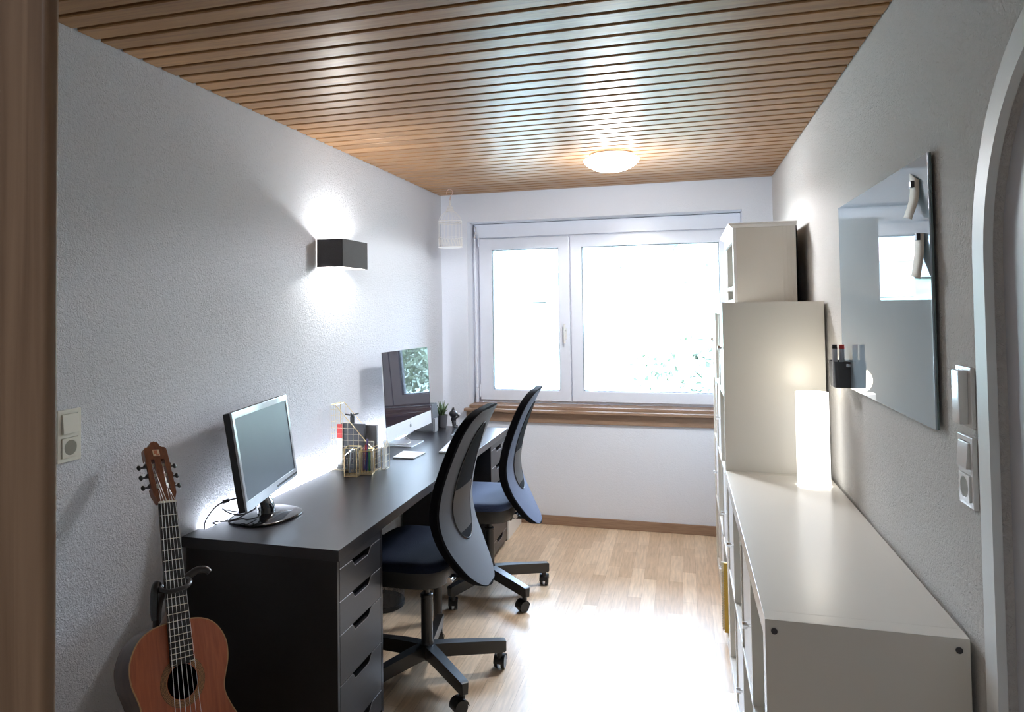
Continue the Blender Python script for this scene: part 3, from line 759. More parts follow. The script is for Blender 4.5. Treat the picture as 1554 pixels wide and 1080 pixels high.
upright('card_wallet', 'beige card wallet standing at the low end of the wire file', 'folder', (.176, 2.918, zz), (.226, 2.930, DZ+.135), M['paper'])
tp = thing('mini_tripod', 'small black tripod standing on the folders in the wire file', 'tripod', (.122, 2.925, DZ+.219))
zt_ = DZ+.2195
q = MB().box((.112, 2.900, zt_), (.132, 2.914, zt_+.036), .003)
obj('tripod_stem', q, M['plasticb'], tp)
for a, b2 in (((.090, 2.896, zt_+.044)), (.156, 2.904, zt_+.050)), ((.118, 2.925, zt_+.043), (.126, 2.885, zt_+.05)):
    obj('tripod_leg', MB().tube([a, (.122, 2.907, zt_+.039), b2], .004, 8), M['plasticb'], tp)

# little house of pale wire at the low end of the file
wh = thing('wire_house', 'small pale house-shaped wire ornament at the end of the file', 'ornament', (.268, 2.955, DZ))
q = MB(); hx = .268; ya, yb = 2.93, 2.985; zb = DZ+.002; ze = DZ+.105; zr = DZ+.137; ym = (ya+yb)/2
for x in (hx-.008, hx+.012):
    q.tube([(x, ya, zb), (x, yb, zb), (x, yb, ze), (x, ym, zr), (x, ya, ze)], .0018, 6, closed=True)
    for z_ in (DZ+.035, DZ+.068, ze): q.tube([(x, ya, z_), (x, yb, z_)], .0012, 6)
    q.tube([(x, ym, zb), (x, ym, ze)], .0012, 6)
for y, z_ in ((ya, zb), (yb, zb), (yb, ze), (ym, zr), (ya, ze)): q.tube([(hx-.008, y, z_), (hx+.012, y, z_)], .0018, 6)
obj('house_frame', q, M['wirew'], wh)
obj('house_panel', MB().prism([(ya+.002, zb), (yb-.002, zb), (yb-.002, ze), (ym, zr-.003), (ya+.002, ze)], lambda u, v, t: (t, u, v), hx, hx+.002), M['paper'], wh)

def pen_box(c, rz, w_, h_, label, pens):
    t = thing('glass_pen_holder', label, 'pen holder', (*c, DZ), (0, 0, rz), 'brass-edged glass pen holders')
    a = w_/2; q = MB(); r_ = .0026
    cs = [(-a, -a), (a, -a), (a, a), (-a, a)]
    for z_ in (.003, h_): q.tube([(x, y, z_) for x, y in cs], r_, 6, closed=True)
    for x, y in cs: q.tube([(x, y, .003), (x, y, h_)], r_, 6)
    obj('brass_frame', q, M['brass'], t, world=False)
    q = MB()
    for (x0, y0), (x1, y1) in zip(cs, cs[1:]+cs[:1]):
        q.grid([[(x0, y0, .004), (x1, y1, .004)], [(x0, y0, h_), (x1, y1, h_)]])
    obj('glass_sides', q, M['glass2'], t, world=False, smooth=0)
    obj('base_plate', MB().box((-a, -a, .0012), (a, a, .004)), M['brass'], t, world=False)
    rm = Matrix.Translation((*c, DZ)) @ Matrix.Rotation(rz, 4, 'Z')
    for i, (x, y, dx, dy, ln, m, lab) in enumerate(pens):
        b0 = rm @ Vector((x, y, .0055)); b1 = rm @ Vector((x+dx, y+dy, ln)); d = (b1-b0).normalized()
        pt = thing('pen', lab, 'pen', b0)
        obj('pen_barrel', MB().cyl(b0+d*.012, b1, .0042, n=12), m, pt)
        obj('pen_tip', MB().cyl(b0, b0+d*.0125, .0012, .0040, n=12), M['chrome'], pt)
        obj('pen_cap', MB().cyl(b1, b1+d*.008, .0046, .0036, n=12), m, pt)
    return t
pen_box((.183, 2.782), .10, .060, .132, 'taller brass-edged glass holder nearest the monitor, with pale pens',
        [(-.012, -.012, .008, .004, .120, M['pen4'], 'pale grey pen standing nearest the wall in the taller glass holder'),
         (.005, .008, .004, -.006, .112, M['paper'], 'cream pen standing in the taller glass holder'),
         (.012, -.010, -.004, .008, .105, M['greycard'], 'dark grey pen standing in the taller glass holder')])
pen_box((.231, 2.832), .22, .058, .112, 'shorter brass-edged glass holder filled with coloured pens',
        [(-.014, -.010, .001, .004, .118, M['pen3'], 'plum pen standing in the shorter glass holder'),
         (.0, -.014, .004, .006, .106, M['pen5'], 'dark blue pen standing in the shorter glass holder'),
         (.014, -.010, -.002, .004, .110, M['pen2'], 'green pen standing in the shorter glass holder'),
         (-.002, .004, -.004, .004, .126, M['red'], 'red pen standing in the shorter glass holder'),
         (-.012, .012, .012, .004, .150, M['pen1'], 'long violet pen leaning out of the shorter glass holder')])

# mesh bin under the desk
wb = thing('waste_bin', 'round black mesh waste bin on the floor under the desk', 'bin', (.17, 3.11, 0))
oc = (.17, 3.11, 0)
obj('bin_wall', MB().lathe([(.120, .02), (.135, .30)], oc, 64, cap=False), M['binmesh'], wb)
obj('bin_base', MB().lathe([(.001, .001), (.122, .001), (.1235, .022), (.120, .024), (.118, .006), (.001, .006)], oc, 48), M['metalb'], wb)
obj('bin_rim', MB().tube([(oc[0]+.135*cos(2*pi*i/48), oc[1]+.135*sin(2*pi*i/48), .30) for i in range(48)], .005, 8, closed=True), M['metalb'], wb)
# ------------------------------------------------------------------ office chairs
def supr(ax, ay, n, k=40, cx=0, cy=0):
    out = []
    for i in range(k):
        a = 2*pi*i/k; c_, s_ = cos(a), sin(a)
        out.append((cx+ax*math.copysign(abs(c_)**(2/n), c_), cy+ay*math.copysign(abs(s_)**(2/n), s_)))
    return out

def office_chair(loc, rz, seat_z, back_z, shell, seat_m, label, base0=27):
    t = thing('office_chair', label, 'chair', loc, (0, 0, rz), 'black swivel chairs at the desk')
    K = dict(world=False)
    # five-arm base
    for i in range(5):
        a = radians(base0+72*i); ca, sa = cos(a), sin(a)
        R2 = lambda r, s, z: Vector((r*ca-s*sa, r*sa+s*ca, z))
        q = MB().loft([[R2(r, -w_, zt), R2(r, w_, zt), R2(r, w_*.8, zb), R2(r, -w_*.8, zb)] for r, w_, zt, zb in ((.018, .021, .136, .080), (.10, .020, .134, .080), (.30, .0155, .121, .070), (.320, .0155, .119, .072), (.325, .013, .115, .077))])
        arm = obj('base_arm', q, M['metalb'], t, **K)
        cst = MB(); c0 = .298
        cst.cyl(R2(c0, 0, .045), R2(c0, 0, .074), .012, n=14)
        sw = a+1.1+.9*i
        dv = Vector((cos(sw), sin(sw), 0)); cc = R2(c0, 0, 0)+dv*.012
        ax = Vector((-dv.y, dv.x, 0))
        for s_ in (-1, 1):
            cst.cyl(cc+ax*(s_*.007)+Vector((0, 0, .0275)), cc+ax*(s_*.021)+Vector((0, 0, .0275)), .0272, .0255, 24)
        # hood over the wheels
        hood = []
        for s_ in (-.0225, .0225):
            hood.append([cc+ax*s_+dv*(.031*cos(u))+Vector((0, 0, .0275+.031*sin(u))) for u in [radians(x) for x in range(-10, 181, 10)]])
        hb_ = MB().grid(hood); cst._merge(hb_.bm)
        obj('caster', cst, M['plasticb'], arm, world=False)
    q = MB().lathe([(.001, .078), (.030, .078), (.034, .09), (.034, .125), (.0265, .140), (.0235, .15), (.0235, .318), (.0255, .320), (.0255, .331), (.022, .334), (.001, .334)], n=28)
    obj('column', q, M['metalb'], t, **K)
    obj('gas_lift', MB().cyl((0, 0, .33), (0, 0, seat_z-.120), .0135, n=20), M['metalb'], t, **K)
    # mechanism, seat pan, cushion
    q = MB().box((-.10, -.06, seat_z-.128), (.13, .06, seat_z-.10), .008).box((.10, -.035, seat_z-.124), (.19, .035, seat_z-.108), .006)
    q.tube([(.02, .05, seat_z-.115), (.02, .17, seat_z-.118), (.02, .225, seat_z-.125)], .005, 8)
    obj('seat_mechanism', q, M['metalb'], t, **K)
    ring = lambda k, z, dx=0: [Vector((x*k-.05+dx, y*k, z+.010*(1-min(1, (x/.235)**2))*0)) for x, y in supr(.197, .245, 4.2, 48)]
    obj('seat_pan', MB().loft([ring(.86, seat_z-.105), ring(.955, seat_z-.098), ring(.985, seat_z-.075), ring(1.0, seat_z-.045), ring(.995, seat_z-.036)]), M['plasticb'], t, **K)
    def sr(k, z):
        out = []
        for x, y in supr(.197, .245, 4.2, 48):
            xx, yy = x*k, y*k
            drop = .022*max(0, (-xx-.10)/.10)**2+.010*(abs(yy)/.24)**2*0
            out.append(Vector((xx-.05, yy, z-drop*min(1, k*1.0))))
        return out
    obj('seat', MB().loft([sr(.985, seat_z-.042), sr(1.005, seat_z-.030), sr(1.0, seat_z-.016), sr(.965, seat_z-.006), (sr(.90, seat_z-.001)), sr(.75, seat_z-.001), sr(.5, seat_z-.004), sr(.2, seat_z-.006), sr(.02, seat_z-.006)]), seat_m, t, smooth=60, **K)
    # backrest: a curved shell, lumbar bulge towards the sitter, ends swept back
    dz = back_z
    PX = [(.405, .262), (.43, .245), (.49, .210), (.55, .180), (.60, .158), (.66, .143), (.72, .139), (.78, .147), (.84, .160), (.90, .178), (.98, .207), (1.05, .240), (1.105, .272)]
    PX = [(a+dz, b) for a, b in PX]
    HW = [(.405, .0), (.412, .05), (.43, .098), (.46, .138), (.49, .163), (.55, .196), (.60, .212), (.66, .225), (.72, .231), (.80, .228), (.88, .216), (.96, .204), (1.02, .194), (1.06, .176), (1.085, .145), (1.100, .09), (1.105, .0)]
    HW = [(a+dz, b) for a, b in HW]
    cxs = spline([(b, 0, a) for a, b in PX], 6)
    xz = lambda z: interp([(p.z, p.x) for p in cxs], z)
    hws = [(p.z, max(0, p.y)) for p in spline([(0, b, a) for a, b in HW], 5)]
    hw = lambda z: max(.004, interp(hws, z))
    z0, z1 = .4055+dz, 1.1045+dz
    NV, NU = 56, 21
    def surf(u, z, off):
        w_ = hw(z); y = u*w_
        x = xz(z)+.026*(1-(y/.231)**2)-.012
        return Vector((x+off, y, z))
    zs = [z0+(z1-z0)*(.5-.5*cos(pi*k_/NV)) for k_ in range(NV+1)]
    us = [-1+2*k_/(NU-1) for k_ in range(NU)]
    TH = .030
    # rear skin
    def skin(inset, off):
        out = []
        for z in zs:
            row = []
            zc = .755+dz; zi = zc+(z-zc)*(1-inset/.35)
            for u in us:
                p = surf(u*(1-inset/max(.03, hw(zi))) if hw(zi) > inset else 0, zi, off)
                row.append(p)
            out.append(row)
        return out
    body = MB()
    fr, rf = skin(.0, 0), skin(.0, -TH)
    fr2, rf2 = skin(.010, .004), skin(.010, -TH-.006)
    def rim(P1, P2):
        a = [r[0] for r in P1]+[P1[-1][k_] for k_ in range(1, NU-1)]+[r[-1] for r in reversed(P1)]+[P1[0][k_] for k_ in range(NU-2, 0, -1)]
        b = [r[0] for r in P2]+[P2[-1][k_] for k_ in range(1, NU-1)]+[r[-1] for r in reversed(P2)]+[P2[0][k_] for k_ in range(NU-2, 0, -1)]
        body.loft([a, b], cap=False)
    rim(fr, rf)
    rim(fr2, fr); rim(rf, rf2)
    body.grid(rf2)
    bo = obj('backrest', body, M['fabric3'], t, smooth=50, **K)
    sk = MB().grid(fr2)
    obj('back_shell', sk, shell, bo, world=False, smooth=60)
    # oval lumbar opening with piping in the rear skin
    zc, hz_, hy = .808+dz, .228, .115
    ow = lambda s: hy*(1-.18*s)*sqrt(max(0, 1-abs(s)**2.3))
    G = []
    for i in range(33):
        s_ = -1+2*i/32; z = zc+s_*hz_
        G.append([surf(max(-1, min(1, u*ow(s_)/hw(z))), z, .0062-.0*abs(u)) for u in [-1+2*k_/12 for k_ in range(13)]])
    obj('lumbar_mesh', MB().grid(G), M['fabric3'], bo, world=False, smooth=60)
    loop = []
    for i in range(48):
        a = 2*pi*i/48; s_ = sin(a)*.999; y = math.copysign(ow(s_), cos(a)) if abs(cos(a)) > 1e-3 else 0
        z = zc+s_*hz_; loop.append(surf(y/hw(z), z, .0065))
    obj('piping', MB().tube(loop, .0022, 6, closed=True), M['plasticb'], bo, world=False)
    # lumbar pad seen through the mesh
    pad = []
    for i in range(13):
        s_ = -1+2*i/12; z = .70+dz+s_*.085
        pad.append([surf(max(-1, min(1, u*ow((z-zc)/hz_)*.98/hw(z))), z, .0072) for u in [-1+2*k_/10 for k_ in range(11)]])
    obj('lumbar_pad', MB().grid(pad), M['plasticb'], bo, world=False, smooth=60)
    # bracket between mechanism and backrest
    q = MB().tube(spline([(.16, 0, seat_z-.116), (.185, 0, seat_z-.10), (.188, 0, seat_z-.05), (.165, 0, seat_z+.03)], 6), .012, 10)
    obj('back_bracket', q, M['metalb'], t, **K)
    obj('adjustment_knob', MB().cyl((.175, -.19, seat_z-.052), (.175, -.235, seat_z-.052), .011, n=16), M['chrome'], t, **K)
    return t
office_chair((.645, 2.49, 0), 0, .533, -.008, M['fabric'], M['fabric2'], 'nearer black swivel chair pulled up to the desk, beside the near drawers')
office_chair((.665, 3.405, 0), radians(4), .515, -.035, M['fabric4'], M['fabric4'], 'farther black swivel chair tinted with blue window light at the desk, closer to the window')
# ------------------------------------------------------------------ classical guitar
# local frame: x across, y up the neck from the nut (so -y runs down the strings), z out of the soundboard
G0 = Vector((.1960, 1.5114, .9190))
ac = Vector((.42094, .90088, -.10596)); dn = Vector((.31933, -.25651, -.91227)); nn = Vector((.84902, -.35017, .39565))
gm = Matrix((ac, -dn, nn)).transposed().to_4x4()
gt = thing('classical_guitar', 'classical guitar with orange soundboard leaning in a stand beside the desk', 'guitar', G0)
gt.rotation_mode = 'QUATERNION'; gt.rotation_quaternion = gm.to_quaternion()
K = dict(world=False)
BT = -.325                      # top edge of the body
half = spline([(0.0, .0, 0), (.035, -.0005, 0), (.070, -.006, 0), (.100, -.020, 0), (.122, -.043, 0), (.137, -.075, 0), (.140, -.104, 0), (.136, -.134, 0), (.125, -.165, 0), (.118, -.190, 0), (.120, -.215, 0),
               (.135, -.250, 0), (.160, -.295, 0), (.178, -.335, 0), (.1845, -.375, 0), (.180, -.412, 0), (.162, -.446, 0), (.130, -.470, 0), (.085, -.484, 0), (.04, -.4895, 0), (0, -.490, 0)], 4)
half = [(p.x, p.y+BT) for p in half]
out = half+[(-x, y) for x, y in reversed(half[1:-1])]
N_ = len(out)
def oring(inset, z):
    res = []
    for i, (x, y) in enumerate(out):
        a = Vector(out[i-1]); b = Vector(out[(i+1) % N_]); d = (b-a).normalized(); n_ = Vector((d.y, -d.x))
        if n_.dot(Vector((x, y-BT+.25))) > 0: n_ = -n_
        res.append(Vector((x+n_.x*inset, y+n_.y*inset, z)))
    return res
tz = -.004                       # soundboard plane
bd = MB().loft([oring(.004, -.100), oring(0, -.096), oring(0, tz-.003)], cap=False)
bd.loft([oring(.004, -.100)]+[[Vector((p.x*k, (p.y-BT+.25)*k+BT-.25, -.100-.004*(1-k))) for p in oring(.004, 0)] for k in (.6, .2, .01)], cap=True)
obj('body', bd, M['gside'], gt, 'dark rosewood back and sides', smooth=50, **K)
# soundboard with a real sound hole
HC = Vector((0, -.478)); HR = .0435
sbd = MB(); b = bmesh.new()
o_ = [b.verts.new((p.x, p.y, tz)) for p in oring(.0015, 0)]
i_ = [b.verts.new((HC.x+HR*cos(2*pi*k/64), HC.y+HR*sin(2*pi*k/64), tz)) for k in range(64)]
es = [b.edges.new((o_[k], o_[(k+1) % N_])) for k in range(N_)]+[b.edges.new((i_[k], i_[(k+1) % 64])) for k in range(64)]
bmesh.ops.triangle_fill(b, use_beauty=True, use_dissolve=False, edges=es)
bmesh.ops.recalc_face_normals(b, faces=b.faces)
i2 = [b.verts.new((v.co.x, v.co.y, tz-.003)) for v in i_]
for k in range(64): b.faces.new((i_[k], i_[(k+1) % 64], i2[(k+1) % 64], i2[k]))
sbd._merge(b)
sb_ = obj('soundboard', sbd, M['gtop'], gt, 'orange cedar top', smooth=0, **K)
obj('binding', MB().loft([oring(0, tz-.004), oring(-.0006, tz-.003), oring(-.0006, tz+.0003), oring(.0022, tz+.0004), oring(.0024, tz)], cap=False), M['gold_in'], gt, smooth=50, **K)
ring = lambda r, z: [(HC.x+r*cos(2*pi*k/64), HC.y+r*sin(2*pi*k/64), z) for k in range(64)]
obj('rosette', MB().loft([[Vector(p) for p in ring(.0452, tz+.0001)], [Vector(p) for p in ring(.0454, tz+.0006)], [Vector(p) for p in ring(.063, tz+.0006)], [Vector(p) for p in ring(.0632, tz+.0001)]], cap=False), M['rosette'], gt, 'patterned ring around the sound hole', smooth=0, **K)
obj('inner_shade', MB().loft([oring(.006, -.0965), oring(.0055, tz-.006)], cap=False).loft([oring(.006, -.0965), [Vector((p.x*.01, (p.y-BT+.25)*.01+BT-.25, -.0965)) for p in oring(.006, 0)]], cap=True), M['hollow'], gt, smooth=0, **K)  # near-black inner surface stands in for the shade inside the body
# neck
wn = lambda y: .026+(.031-.026)*(-y/.325)
nk = []
for y in (0, -.05, -.1, -.16, -.22, -.27, -.295, -.312, -.325):
    w_ = wn(y); d = .021 if y > -.28 else .021+(.075)*((-.28-y)/.045)**1.6
    nk.append([Vector((w_*cos(pi+pi*k/14), y, -.0005+d*sin(pi+pi*k/14)*1.0)) for k in range(15)])
obj('neck', MB().loft(nk, cap=True), M['gneck'], gt, smooth=50, **K)
fb_ = MB()
wf_ = lambda y: .026+(.0325-.026)*(-y/.433)
Lf = [(-wf_(0), 0), (wf_(0), 0), (wf_(-.433), -.433), (.014, -.436), (.010, -.440), (-.006, -.447), (-wf_(-.450), -.450)]
Lf = [(-wf_(0), 0), (wf_(0), 0), (wf_(-.436), -.436), (.019, -.437)]+[(HC.x+HR*cos(a), HC.y+HR*sin(a)) for a in [radians(x) for x in (66, 78, 90, 102, 114)]]+[(-.019, -.437), (-wf_(-.436), -.436)]
obj('fingerboard', MB().prism(Lf, lambda u, v, t: (u, v, t), tz+.0005, .0035), M['gboard'], gt, smooth=30, **K)
fr_ = MB()
for k in range(1, 20):
    y = -.65*(1-2**(-k/12))
    if k == 19:
        for s_ in (-1, 1): fr_.tube([(s_*wf_(y), y, .0036), (s_*.019, y, .0036)], .0011, 6)
    else: fr_.tube([(-wf_(y), y, .0036), (wf_(y), y, .0036)], .0011, 6)
obj('frets', fr_, M['fret'], gt, **K)
obj('nut', MB().box((-.026, -.001, -.001), (.026, .005, .0065), .001), M['bone'], gt, **K)
# headstock, tilted back, with two long slots
hx = Matrix.Translation((0, .004, -.001)) @ Matrix.Rotation(radians(-14), 4, 'X')
def hp(poly, z0=-.019, z1=0.0, bev=0): return MB().prism(poly, lambda u, v, t: hx @ Vector((u, v, t)), z0, z1, bev)
wl = lambda y: .0265+(.036-.0265)*max(0, min(1, (y-.008)/.02)) if y < .03 else .036
top = [(.036, .165), (.0345, .176), (.030, .181), (.022, .182), (.016, .186), (.013, .194), (.009, .199), (.005, .1985), (0, .202), (-.005, .1985), (-.009, .199), (-.013, .194), (-.016, .186), (-.022, .182), (-.030, .181), (-.0345, .176), (-.036, .165)]
s0, s1 = .042, .140; xi, xo = .0100, .0210
hs = hp([(.036, s1)]+top+[(-.036, s1)])
for m2 in (hp([(-.026, 0), (.026, 0), (.0285, .010), (.035, .026), (.036, s0), (-.036, s0), (-.035, .026), (-.0285, .010)]),
           hp([(xo, s0), (.036, s0), (.036, s1), (xo, s1)]), hp([(-.036, s0), (-xo, s0), (-xo, s1), (-.036, s1)]), hp([(-xi, s0), (xi, s0), (xi, s1), (-xi, s1)])):
    hs._merge(m2.bm)
hd = obj('headstock', hs, M['ghead'], gt, smooth=30, **K)
e_ = hp([(-.0105, .150), (.0105, .150), (.0105, .172), (-.0105, .172)], .0002, .0012)
obj('emblem', e_, M['emblem'], hd, 'small cream square emblem', **K)
e_ = hp([(-.007, .158), (.004, .158), (.004, .169), (-.007, .169)], .0012, .0016); e_._merge(hp([(-.001, .1525), (.008, .1525), (.008, .158), (-.001, .158)], .0012, .0016).bm)
obj('emblem_mark', e_, M['emblem2'], hd, **K)
pegs = []
for i, y in enumerate((.058, .091, .124)):
    for s_ in (-1, 1):
        p = lambda x, yy, z: hx @ Vector((x, yy, z))
        q = MB().cyl(p(s_*.0035, y, -.0095), p(s_*.0345, y, -.0095), .0045, n=14)
        pg = obj('string_roller', q, M['bone'], gt, **K)
        q = MB().cyl(p(s_*.036, y-.004, -.012), p(s_*.048, y-.004, -.012), .0028, n=10).cyl(p(s_*.0365, y, -.0165), p(s_*.0365, y, -.003), .005, n=14)
        q.box((-.0012, -.009, -.006), (.0012, .009, .006))if False else None
        obj('peg_gear', q, M['bolt'], pg, **K)
        q = MB().ball((0, 0, 0), .0085, (.75, 1, .5), 14, Matrix.Translation(p(s_*.055, y-.004, -.012)) @ Matrix.Rotation(radians(-14), 4, 'X'))
        obj('tuning_button', q, M['plasticb'], pg, **K)
pl = MB()
for s_ in (-1, 1):
    q = MB().box((min(s_*.0362, s_*.0374), .046, -.017), (max(s_*.0362, s_*.0374), .136, -.004), xf=hx); pl._merge(q.bm)
obj('machine_plate', pl, M['chrome'], hd, **K)
# bridge, saddle, strings
by = -.65
obj('bridge', MB().box((-.09, by-.018, tz), (.09, by+.010, tz+.006), .002).box((-.042, by-.02, tz+.004), (.042, by-.006, tz+.0095), .002), M['gside'], gt, **K)
obj('saddle', MB().box((-.040, by-.001, tz+.004), (.040, by+.0015, tz+.0125)), M['bone'], gt, **K)
for i in range(6):
    u = -1+2*i/5
    tgt = [(-.014, .058), (-.015, .091), (-.016, .124), (.016, .124), (.015, .091), (.014, .058)][i]
    en_ = hx @ Vector((tgt[0], tgt[1], -.0048))
    obj('string', MB().tube([(u*.0385, by-.012, tz+.009), (u*.0375, by, tz+.0135), (u*.0215, .003, .0070), en_], .00055 if i > 2 else .0008, 6), M['string'], gt, **K)

# ------------------------------------------------------------------ guitar stand
gs = thing('guitar_stand', 'black tubular stand with padded neck yoke holding the guitar', 'guitar stand', (.18, 1.5, 0))
GL = lambda x, y, z: G0+ac*x+(-dn)*y+nn*z
yk = -.232
c0 = GL(0, yk, -.062)
top_ = GL(0, yk, -.034)
q = MB().tube(spline([top_, c0, GL(0, yk-.06, -.118), GL(0, -.5, -.155), GL(0, -.72, -.165), Vector((GL(0, -.72, -.165).x+.02, GL(0, -.72, -.165).y-.01, .06))], 8), .0115, 12)
obj('column', q, M['metalb'], gs)
yl = spline([GL(-.020, yk-.100, -.030), GL(-.052, yk-.085, -.018), GL(-.058, yk-.03, -.014), GL(-.050, yk-.002, -.012), GL(-.036, yk+.006, -.022), GL(-.015, yk+.002, -.034), GL(0, yk, -.036), GL(.020, yk+.002, -.034), GL(.040, yk+.012, -.026), GL(.062, yk+.030, -.010), GL(.088, yk+.026, .010), GL(.096, yk+.020, .014)], 6)
yl = spline([GL(-.056, yk-.078, -.020), GL(-.058, yk-.05, -.016), GL(-.054, yk-.005, -.010), GL(-.044, yk+.012, -.014), GL(-.034, yk+.004, -.026), GL(-.015, yk, -.036), GL(.005, yk, -.038), GL(.028, yk+.006, -.034), GL(.046, yk+.016, -.022), GL(.072, yk+.030, -.004), GL(.092, yk+.026, .010), GL(.100, yk+.016, .014)], 6)
n_ = len(yl)
obj('neck_yoke', MB().tube(yl, .011, 12, rads=[.0085+.004*sin(pi*min(1, i/n_*1.05)) for i in range(n_)]), M['rubber'], gs, 'black rubber padded yoke around the neck')
q = MB().tube(spline([GL(-.040, yk+.005, -.012), GL(-.041, yk-.008, .010), GL(-.022, yk-.016, .0235), GL(.022, yk-.010, .0235), GL(.041, yk+.004, .010), GL(.044, yk+.014, -.014)], 6), .0065, 10)
obj('retaining_strap', q, M['rubber'], gs)
cb = GL(0, -.845, -.02)
q = MB()
for s_ in (-1, 1):
    q.tube(spline([GL(0, -.70, -.164), GL(s_*.06, -.78, -.135), GL(s_*.10, -.826, -.08), GL(s_*.10, -.829, .0), GL(s_*.10, -.812, .018)], 6), .008, 10)
obj('cradle', q, M['rubber'], gs)
lt = GL(0, -.66, -.163)
for e in ((.055, 1.62, .012), (.40, 1.26, .012), (.085, 1.16, .012)):
    obj('leg', MB().tube([lt, Vector(lt).lerp(Vector(e), .5)+Vector((0, 0, .01)), e], .009, 10).ball(e, .012), M['metalb'], gs)
# ------------------------------------------------------------------ cube shelving along the right wall
KX, KXR = 1.8196, 2.2096
def cube_shelf(y0, ncol, nrow, label, closed):
    cw = {4: 1.49, 2: .79, 1: .42}[ncol]
    zt = KZ if nrow == 2 else 1.49
    t = thing('cube_shelf', label, 'shelf unit', ((KX+KXR)/2, y0+cw/2, 0))
    B_ = .05; cell = (cw-2*B_-.0175*(ncol-1))/ncol; rh = (zt-2*B_-.0175*(nrow-1))/nrow
    y1 = y0+cw
    f = MB()
    f.box((KX, y0, .0), (KXR, y0+B_, zt), .0012).box((KX, y1-B_, .0), (KXR, y1, zt), .0012)
    f.box((KX, y0+B_+.0002, zt-B_), (KXR, y1-B_-.0002, zt-.0003), .0012).box((KX, y0+B_, 0), (KXR, y1-B_, B_), .0012)
    obj('outer_frame', f, M['white'], t)
    ys = [y0+B_+k*(cell+.0175) for k in range(ncol)]; zs = [B_+k*(rh+.0175) for k in range(nrow)]
    d = MB()
    for yv in ys[1:]: d.box((KX+.001, yv-.0175, B_), (KXR-.004, yv, zt-B_), .0006)
    for zv in zs[1:]: d.box((KX+.0015, y0+B_, zv-.0175), (KXR-.004, y1-B_, zv), .0006)
    obj('dividers', d, M['white'], t)
    obj('back_panel', MB().box((KXR-.004, y0+.01, .01), (KXR-.0005, y1-.01, zt-.01)), M['white'], t)
    for (c_, r_) in closed:
        ya, za = ys[c_]+.002, zs[r_]+.002
        dr = obj('door', MB().box((KX+.006, ya, za), (KX+.022, ya+cell-.004, za+rh-.004), .0012), M['white2'], t)
        kz = za+rh*.56
        k = MB().cyl((KX+.006, ya+.030, kz), (KX-.006, ya+.030, kz), .0045, n=12).cyl((KX-.006, ya+.030, kz), (KX-.019, ya+.030, kz), .0095, n=18)
        obj('knob', k, M['chrome'], dr)
    return t, y1
low, _ = cube_shelf(1.425, 4, 2, 'low white cube shelf with lamp on top along the right wall', [(1, 1), (3, 1), (2, 0)])
for x in (1.838, 2.189):
    obj('bolt', MB().cyl((x, 1.4252, .766), (x, 1.4225, .766), .0066, n=20).cyl((x, 1.4226, .766), (x, 1.4218, .766), .0036, n=6), M['bolt'], low, 'dark bolt head')
tall, TY1 = cube_shelf(2.917, 2, 4, 'tall white cube shelf behind the table lamp', [(0, 3), (1, 2), (0, 1), (1, 0)])
cube_shelf(TY1+.002, 1, 4, 'narrow white cube shelf nearest the window, beyond the tall one', [(0, 3), (0, 1)])

# papers and a spiral notebook standing in the lowest open cells of the tall shelf
nb2 = thing('spiral_notebook', 'yellow spiral notebook sticking out of the bottom of the tall shelf', 'notebook', (1.93, 3.09, .052))
obj('cover', MB().box((1.809, 3.083, .052), (2.03, 3.094, .352), .001), M['yellow'], nb2)
sp_ = MB()
for k in range(26):
    z_ = .060+k*.011
    sp_.tube([(1.809+.006*cos(a)-.003, 3.0885+.008*sin(a), z_) for a in [2*pi*i/10 for i in range(10)]], .0009, 5, closed=True)
obj('spiral_binding', sp_, M['wirew'], nb2)
for i, (y, x0) in enumerate(((3.115, 1.800), (3.135, 1.806), (3.155, 1.803))):
    p = obj('paper_folder', MB().box((x0, y, .052), (2.02, y+.010, .345-.02*i), .001), M['paper']); tag(p, ['white paper folder right behind the yellow spiral notebook', 'middle white paper folder behind the yellow spiral notebook', 'white paper folder farthest behind the yellow spiral notebook'][i], 'folder', 'folders in the tall shelf')

# small cabinet with cornice on the tall shelf
cb = thing('display_cabinet', 'small white display cabinet with cornice on top of the tall shelf', 'cabinet', (2.03, 3.75, 1.49))
a0, a1, xz0, xz1, zt = 3.35, 4.12, 1.897, 2.172, 1.845
f = MB()
f.box((xz0+.014, a0, 1.4905), (xz1, a0+.016, zt), .001).box((xz0+.014, a1-.016, 1.4905), (xz1, a1, zt), .001)
f.box((xz0+.014, a0+.016, 1.4905), (xz1, a1-.016, 1.507)).box((xz0+.014, a0+.016, zt-.016), (xz1, a1-.016, zt))
obj('cabinet_body', f, M['white'], cb)
q = MB()
q.box((xz0, a0+.0, 1.4905), (xz0+.0145, a0+.058, zt), .002).box((xz0, a1-.058, 1.4905), (xz0+.0145, a1, zt), .002)
q.box((xz0, a0+.058, zt-.055), (xz0+.0145, a1-.058, zt), .002)
obj('face_frame', q, M['white2'], cb)
obj('shelf_board', MB().box((xz0+.004, a0+.016, 1.556), (xz1-.008, a1-.016, 1.571), .001), M['white2'], cb)
q = MB()
cr_ = lambda o_, z_: [(xz0-o_, a0-o_*.8, z_), (xz1+.004, a0-o_*.8, z_), (xz1+.004, a1+o_, z_), (xz0-o_, a1+o_, z_)]
q.loft([[Vector(p) for p in cr_(o_, z_)] for o_, z_ in ((.001, zt), (.006, zt+.001), (.014, zt+.009), (.020, zt+.012), (.020, zt+.021), (.017, zt+.022))])
obj('cornice', q, M['white2'], cb)
q = MB()
for y_ in (): pass
for x_ in (2.116, 2.133, 2.150):
    q.box((x_, a0-.0015, 1.4915), (x_+.004, a0+.0005, zt-.001))
